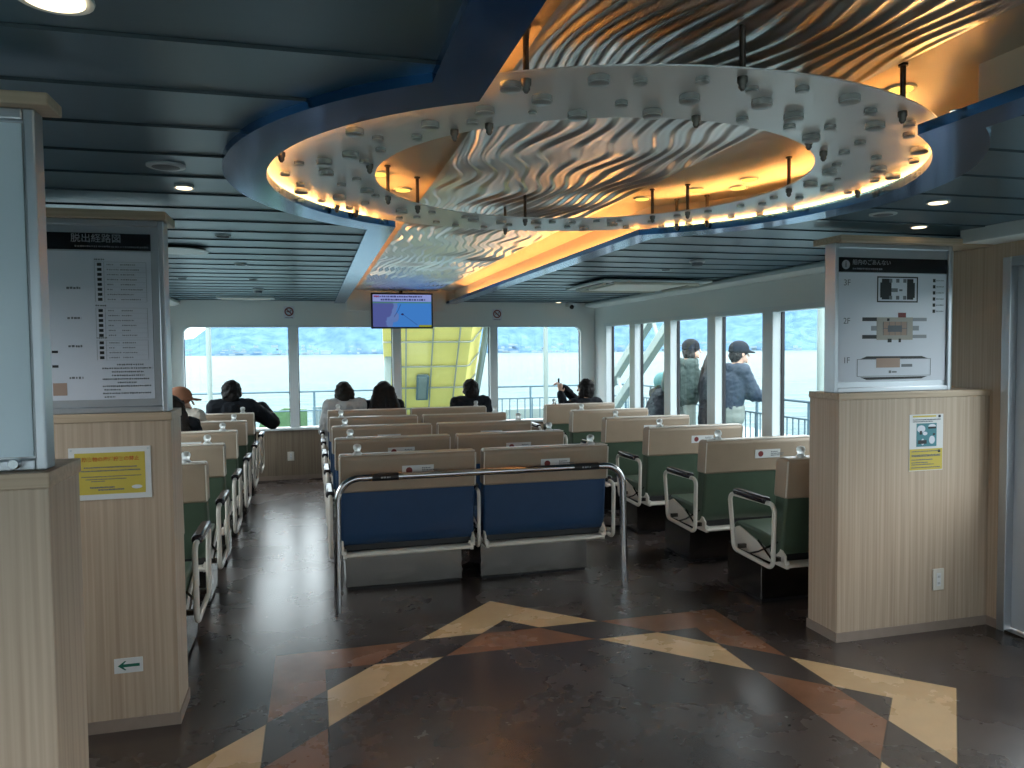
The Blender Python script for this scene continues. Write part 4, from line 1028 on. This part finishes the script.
# outside: they face the sea (+x), i.e. rz = -90 degrees
person('person in a peaked cap, navy jacket and jeans leaning on the outside railing', (4.62, 7.72, 0), -PI/2, stand(1.0, .10, el=[V(-.22, .18, 1.02), V(.22, .18, 1.02)], wr=[V(-.20, .42, .98), V(.20, .42, .98)]), 1., 'short', 'hair', 'cloth_navy', 'denim', 1.6, hat='cap', vox=.010, hood=True,
       extra=lambda o: remesh((lambda m: (m.capsule((-.06, -.03, .86), (.06, -.03, .86), .165, .165), m.capsule((-.06, -.03, .78), (.06, -.03, .78), .17, .165), m)[-1])(MB()), 'shirt_tail', M['cloth_pale'], o, .011, 3))
person('person in a black beanie and grey green jacket, outside by the railing', (4.90, 9.27, 0), -PI/2-.25, stand(1.03, .02, el=[V(-.23, .05, 1.03), V(.23, .05, 1.05)], wr=[V(-.16, .26, .92), V(.14, .30, .98)]), 1.03, 'bob', 'hair2', 'cloth_green', 'cloth_pale', 1.6, hat='beanie', vox=.010, hood=True, extra=bag(0, -.235, 1.12, 'cloth_green'))
person('person in a teal hood and black coat sitting outside', (4.55, 9.62, 0), -PI/2-.1, sit(.10, 1., zs=.42, el=[V(-.24, .16, .78), V(.24, .16, .78)], wr=[V(-.10, .34, .72), V(.10, .34, .72)]), 1., 'bob', 'hair', 'cloth_black', 'cloth_black', 1.5, hood=True, vox=.010,
       extra=lambda o: remesh((lambda m: (m.ball((0, .135, 1.095), (.115, .115, .13), 14), m)[-1])(MB()), 'hood', M['teal_cloth'], o, .010, 3))
person('person in a dark coat with a pale stripe, outside beside the one in the beanie', (4.97, 8.70, 0), -PI/2, stand(.98, .02), .98, 'long', 'hair2', 'cloth_black', 'cloth_black', 1.7, vox=.010, long_coat=.25)
o = empty('deck_bench', (4.50, 9.62, 0)); tag(o, 'low white bench on the outside deck under the seated person', 'bench')
m = MB(); m.box(-.28, .22, -.5, .5, .345, .385); m.build('seat', M['ext_white'], o, bevel=.01)
for y in (-.42, .42):
    m = MB(); m.box(-.24, .18, y-.02, y+.02, 0, .345); m.build('leg', M['ext_white'], o)

# ================================================================== outside
m = MB(); m.box(-6, 8.2, 9.65, 13.4, -.06, -.0); m.box(3.776, 5.55, YB-1, 9.65, -.06, -.0); m.box(-3.45, -1.722, YB-1, 9.65, -.06, -.0); m.box(-3.45, 5.55, YB-5, YB-.1, -.06, 0)
struct(m.build('exterior_deck', M['ext_deck']))
def railing(label, p0, p1, zt, zmid, n_post, balus, name='deck_railing'):
    p0, p1 = Vector((*p0, 0)), Vector((*p1, 0)); o = empty(name, p0); tag(o, label, 'railing'); d = p1-p0
    m = MB(); m.tube([(0, 0, zt), (d.x, d.y, zt)], .017, 8); m.build('top_rail', M['ext_rail'], o, smooth=True)
    m = MB(); m.tube([(0, 0, zmid), (d.x, d.y, zmid)], .012, 8); m.tube([(0, 0, .10), (d.x, d.y, .10)], .015, 8); m.build('lower_rail', M['ext_rail'], o, smooth=True)
    for k in range(n_post+1):
        q = d*(k/n_post); m = MB(); m.tube([(q.x, q.y, 0), (q.x, q.y, zt)], .018, 8); m.build('post', M['ext_rail'], o, smooth=True)
    if balus:
        m = MB()
        for k in range(1, balus):
            q = d*(k/balus); m.tube([(q.x, q.y, .10), (q.x, q.y, zmid)], .009, 6)
        m.build('baluster_row', M['ext_rail'], o)
railing('blue grey outside railing on the far deck beside the green cover', (-3.4, 12.4), (1.15, 12.4), .925, .62, 4, 0)
railing('blue grey outside railing with balusters on the far deck past the yellow ramp', (2.96, 12.4), (5.5, 12.4), .93, .73, 4, 19)
railing('long blue grey outside railing with balusters along the side deck', (5.35, 3.2), (5.35, 12.4), .94, .74, 9, 84)
def post(x, y, r, lab, z1=3.2, tilt=(0, 0)):
    m = MB(); m.tube([(x+tilt[0]*0, y, 0), (x+tilt[0], y+tilt[1], z1)], r, 12)
    return tag(m.build('deck_post', M['ext_white'], smooth=True), lab, 'post')
post(-1.40, 11.3, .036, 'white outside deck post seen through the first front pane')
post(3.53, 11.3, .038, 'white outside deck post seen through the last front pane')
post(4.95, 6.55, .045, 'white outside deck post by the side railing')
m = MB(); m.box(-.055, .055, -.06, .06, 0, 3.4, mtx=Matrix.Translation((1.13, 12.3, 0)) @ Matrix.Rotation(.03, 4, 'Y')); tag(m.build('ramp_post', M['ext_white'], bevel=.01), 'thick white post leaning beside the yellow ramp', 'post')
# yellow bow ramp
def ramp():
    A, B_ = V(.97, 11.0, 2.35), V(2.60, 11.0, 2.35); C, D = V(2.92, 14.3, .0), V(1.32, 14.3, .0)
    o = empty('boarding_ramp', A); tag(o, 'raised yellow boarding ramp with pale ribs seen through the front window', 'ramp')
    def P(u, v, off=0):
        nrm = (B_-A).cross(D-A).normalized(); 
        p = A*(1-u)*(1-v)+B_*u*(1-v)+D*(1-u)*v+C*u*v
        return p-A+nrm*off*(1 if nrm.y < 0 else -1)
    m = MB(); 
    v = [P(0, 0), P(.86, 0), P(.86, 1), P(0, 1)]; w = [P(0, 0, -.05), P(.86, 0, -.05), P(.86, 1, -.05), P(0, 1, -.05)]
    for f in ((v[0], v[1], v[2], v[3]), (w[3], w[2], w[1], w[0]), (v[0], w[0], w[1], v[1]), (v[1], w[1], w[2], v[2]), (v[2], w[2], w[3], v[3]), (v[3], w[3], w[0], v[0])): m.quad(*f)
    m.build('ramp_plate', M['ext_yellow'], o)
    m = MB(); a, b_, c, d = P(.86, 0), P(1, 0, -.28), P(1, 1, -.28), P(.86, 1); k = V(0, .04, .02)
    for f in ((a, b_, c, d), (d+k, c+k, b_+k, a+k), (a, a+k, b_+k, b_), (b_, b_+k, c+k, c), (c, c+k, d+k, d), (d, d+k, a+k, a)): m.quad(*f)
    m.build('ramp_wing', M['ext_yellow'], o)
    for u in (.22, .48, .74):
        m = MB(); m.tube([P(u, 0, .03), P(u, 1, .03)], .014, 6); m.build('long_rib', M['ext_rib'], o)
    for vv in (.10, .27, .44, .60, .77, .92):
        m = MB(); m.tube([P(0, vv, .03), P(.84, vv, .03), P(.88, vv, .01), P(1, vv, -.25)], .015, 6); m.build('cross_rib', M['ext_rib'], o)
    m = MB(); q = [P(.34, .50, .06), P(.45, .50, .06), P(.45, .68, .06), P(.34, .68, .06)]; r = [P(.34, .50, .02), P(.45, .50, .02), P(.45, .68, .02), P(.34, .68, .02)]
    for f in ((q[0], q[1], q[2], q[3]), (q[0], r[0], r[1], q[1]), (q[1], r[1], r[2], q[2]), (q[2], r[2], r[3], q[3]), (q[3], r[3], r[0], q[0])): m.quad(*f)
    m.build('hatch', M['ext_white'], o)
    m = MB(); m.tube([q[0], q[1], q[2], q[3]], .02, 6, closed=True); m.build('hatch_frame', M['ext_rail'], o)
    m = MB(); m.tube([P(1.03, .1, -.2), P(1.03, 1.1, -.2)], .045, 8); m.tube([P(1.07, .3, -.25), P(1.07, 1.1, -.25)], .02, 8); m.build('ram_strut', M['ext_white'], o, smooth=True)
ramp()
# green cover and corrugated screen at the far rail
o = tag((lambda m: (m.prism([(-.95, .0), (-.10, .0), (-.10, .63), (-.45, .66), (-.80, .52)], 'y', 12.55, 12.62), m)[-1])(MB()).build('cover_sheet', M['ext_green'], bevel=.01), 'bright green cover sheet hung behind the far railing', 'cover sheet')
m = MB(); x = -.02; pts = []
while x < 1.10: pts.append((x, 12.60)); pts.append((x+.03, 12.60)); pts.append((x+.04, 12.625)); pts.append((x+.07, 12.625)); x += .08
m.prism(pts + [(pts[-1][0], 12.66), (pts[0][0], 12.66)], 'z', .0, .66); tag(m.build('corrugated_screen', M['ext_grey']), 'pale grey corrugated screen behind the far railing under the white post', 'screen')
m = MB(); m.box(3.25, 4.15, 12.75, 12.80, .0, .52); tag(m.build('deck_locker', M['ext_white'], bevel=.01), 'low pale locker behind the far railing balusters', 'locker')
# life ring stand near the front window corner
o = empty('rope_reel', (2.62, 11.6, 0)); tag(o, 'grey curved rope reel on the far deck by the window post', 'reel')
m = MB(); m.tube([(.11*math.cos(t), 0, .55+.14*math.sin(t)) for t in [2*PI*k/18 for k in range(18)]], .022, 8, closed=True); m.build('hoop', M['ext_rail'], o, smooth=True)
m = MB(); m.tube([(0, 0, 0), (0, 0, .43)], .025, 8); m.build('stand', M['ext_rail'], o)
# slanted davit beams outside the side windows
def slab(name, a, b, w, lab):
    a, b = V(*a), V(*b); o = empty(name, a); tag(o, lab, 'slanted beam'); d = b-a
    t = d.normalized(); side = V(1, 0, 0); up = t.cross(side).normalized()
    for sg in (-1, 1):
        m = MB(); 
        c = [up*(sg*w+q) + side*x for q, x in ((-.07, -.06), (.07, -.06), (.07, .06), (-.07, .06))]
        A = [m.bm.verts.new(k) for k in c]; B_ = [m.bm.verts.new(k+d) for k in c]
        for i in range(4): m.bm.faces.new((A[i], A[(i+1) % 4], B_[(i+1) % 4], B_[i]))
        m.bm.faces.new(A[::-1]); m.bm.faces.new(B_); m.build('stringer', M['ext_white'], o, bevel=.008)
    m = MB()
    for k in range(1, 6):
        q = d*(k/6); m.tube([q+up*w, q-up*w], .03, 8)
    m.build('brace', M['ext_white'], o)
slab('stair_beam', (5.0, 13.2, .05), (5.0, 9.1, 2.75), .22, 'pair of pale slanted beams outside the side windows')

# sea and far shore
m = MB(); m.box(-4000, 4000, -1500, 4200, -6.2, -6.0); w = m.build('sea_water', M['water']); struct(w)
def hills():
    m = MB(); rows = []; n = 150
    def H(a):
        h = 205 + 40*math.sin(a*9+.5) + 26*math.sin(a*21+1.) + 12*math.sin(a*53) + 7*math.sin(a*117+2)
        f = min(1, max(0, (a+.155)/.07)); f = f*f*(3-2*f)
        return h*(.34+.66*f) if a < 0 else h
    for j in range(n+1):
        a = -.62+2.0*j/n; row = []
        for k, (r, fh) in enumerate(((2180, -.06), (2200, .02), (2260, .16), (2360, .40), (2480, .68), (2600, .93), (2700, 1.), (2900, .8))):
            rr = r+30*math.sin(a*37+k); row.append(m.bm.verts.new((rr*math.sin(a), rr*math.cos(a), -6+H(a)*fh + (6*math.sin(a*90+k*2.) if 1 < k < 6 else 0))))
        rows.append(row)
    for a, b in zip(rows, rows[1:]):
        for k in range(len(a)-1): m.bm.faces.new((a[k], b[k], b[k+1], a[k+1]))
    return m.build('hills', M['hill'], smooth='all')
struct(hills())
m = MB(); r = random.Random(4)
for k in range(420):
    a = r.uniform(-.36, .9); 
    dens = .5+.5*math.sin(a*23+2)
    if r.random() > dens*.9+.1: continue
    rr = r.uniform(2120, 2190); w_, h_ = r.uniform(2.5, 9), r.uniform(2.5, 7)
    m.box(-w_, w_, -6, 6, 0, h_, mtx=Matrix.Translation((rr*math.sin(a), rr*math.cos(a), -5.5+ r.choice((0, 0, 0, 6, 12, 20)))) @ Matrix.Rotation(-a, 4, 'Z'))
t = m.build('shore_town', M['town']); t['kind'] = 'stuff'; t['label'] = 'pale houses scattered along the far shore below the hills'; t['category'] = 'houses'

# ================================================================== camera, world, render settings
f_px, yaw = 755., math.radians(14.77); slope = -.0095; hy = 350.1; hcam = 1.55
roll = math.atan(slope); pitch = math.atan((384-hy)*math.cos(roll)/f_px)
F = Vector((math.sin(yaw)*math.cos(pitch), math.cos(yaw)*math.cos(pitch), -math.sin(pitch)))
Rv = Vector((math.cos(yaw), -math.sin(yaw), 0)); U = Rv.cross(F)
R2 = Rv*math.cos(roll)+U*math.sin(roll); U2 = -Rv*math.sin(roll)+U*math.cos(roll)
cam = bpy.data.cameras.new('camera'); co = bpy.data.objects.new('camera', cam); COL.objects.link(co)
cam.sensor_width = 36; cam.lens = f_px/1024*36; cam.clip_end = 10000; cam.clip_start = .02
mw = Matrix(((R2.x, U2.x, -F.x, 0), (R2.y, U2.y, -F.y, 0), (R2.z, U2.z, -F.z, hcam), (0, 0, 0, 1))); co.matrix_world = mw
SC.camera = co
wd = bpy.data.worlds.new('world'); SC.world = wd; wd.use_nodes = True; nt = wd.node_tree; bg = nt.nodes['Background']
tc = nt.nodes.new('ShaderNodeTexCoord'); sp = nt.nodes.new('ShaderNodeSeparateXYZ'); cr = nt.nodes.new('ShaderNodeValToRGB')
nt.links.new(tc.outputs['Generated'], sp.inputs[0]); nt.links.new(sp.outputs['Z'], cr.inputs['Fac']); nt.links.new(cr.outputs['Color'], bg.inputs['Color'])
e = cr.color_ramp.elements; e[0].position = 0.; e[0].color = (.33, .37, .39, 1); e[1].position = .45; e[1].color = (.92, .97, 1., 1)
bg.inputs['Strength'].default_value = 2.1
sun = bpy.data.lights.new('sun', 'SUN'); so = bpy.data.objects.new('sun', sun); COL.objects.link(so); sun.energy = 1.2; sun.angle = math.radians(25); sun.color = (1, .97, .92)
so.rotation_euler = (math.radians(40), 0, math.radians(-25))
SC.view_settings.view_transform = 'Standard'; SC.view_settings.look = 'None'; SC.view_settings.gamma = 1; SC.view_settings.use_curve_mapping = False
SC.view_settings.exposure = 1.85
cy = SC.cycles
cy.use_denoising = True
try: cy.denoiser = 'OPENIMAGEDENOISE'
except Exception: pass
cy.max_bounces = 9; cy.diffuse_bounces = 5; cy.glossy_bounces = 4; cy.transmission_bounces = 6; cy.transparent_max_bounces = 16
cy.caustics_reflective = False; cy.caustics_refractive = False; cy.sample_clamp_indirect = 3.; cy.sample_clamp_direct = 12.
cy.use_adaptive_sampling = False
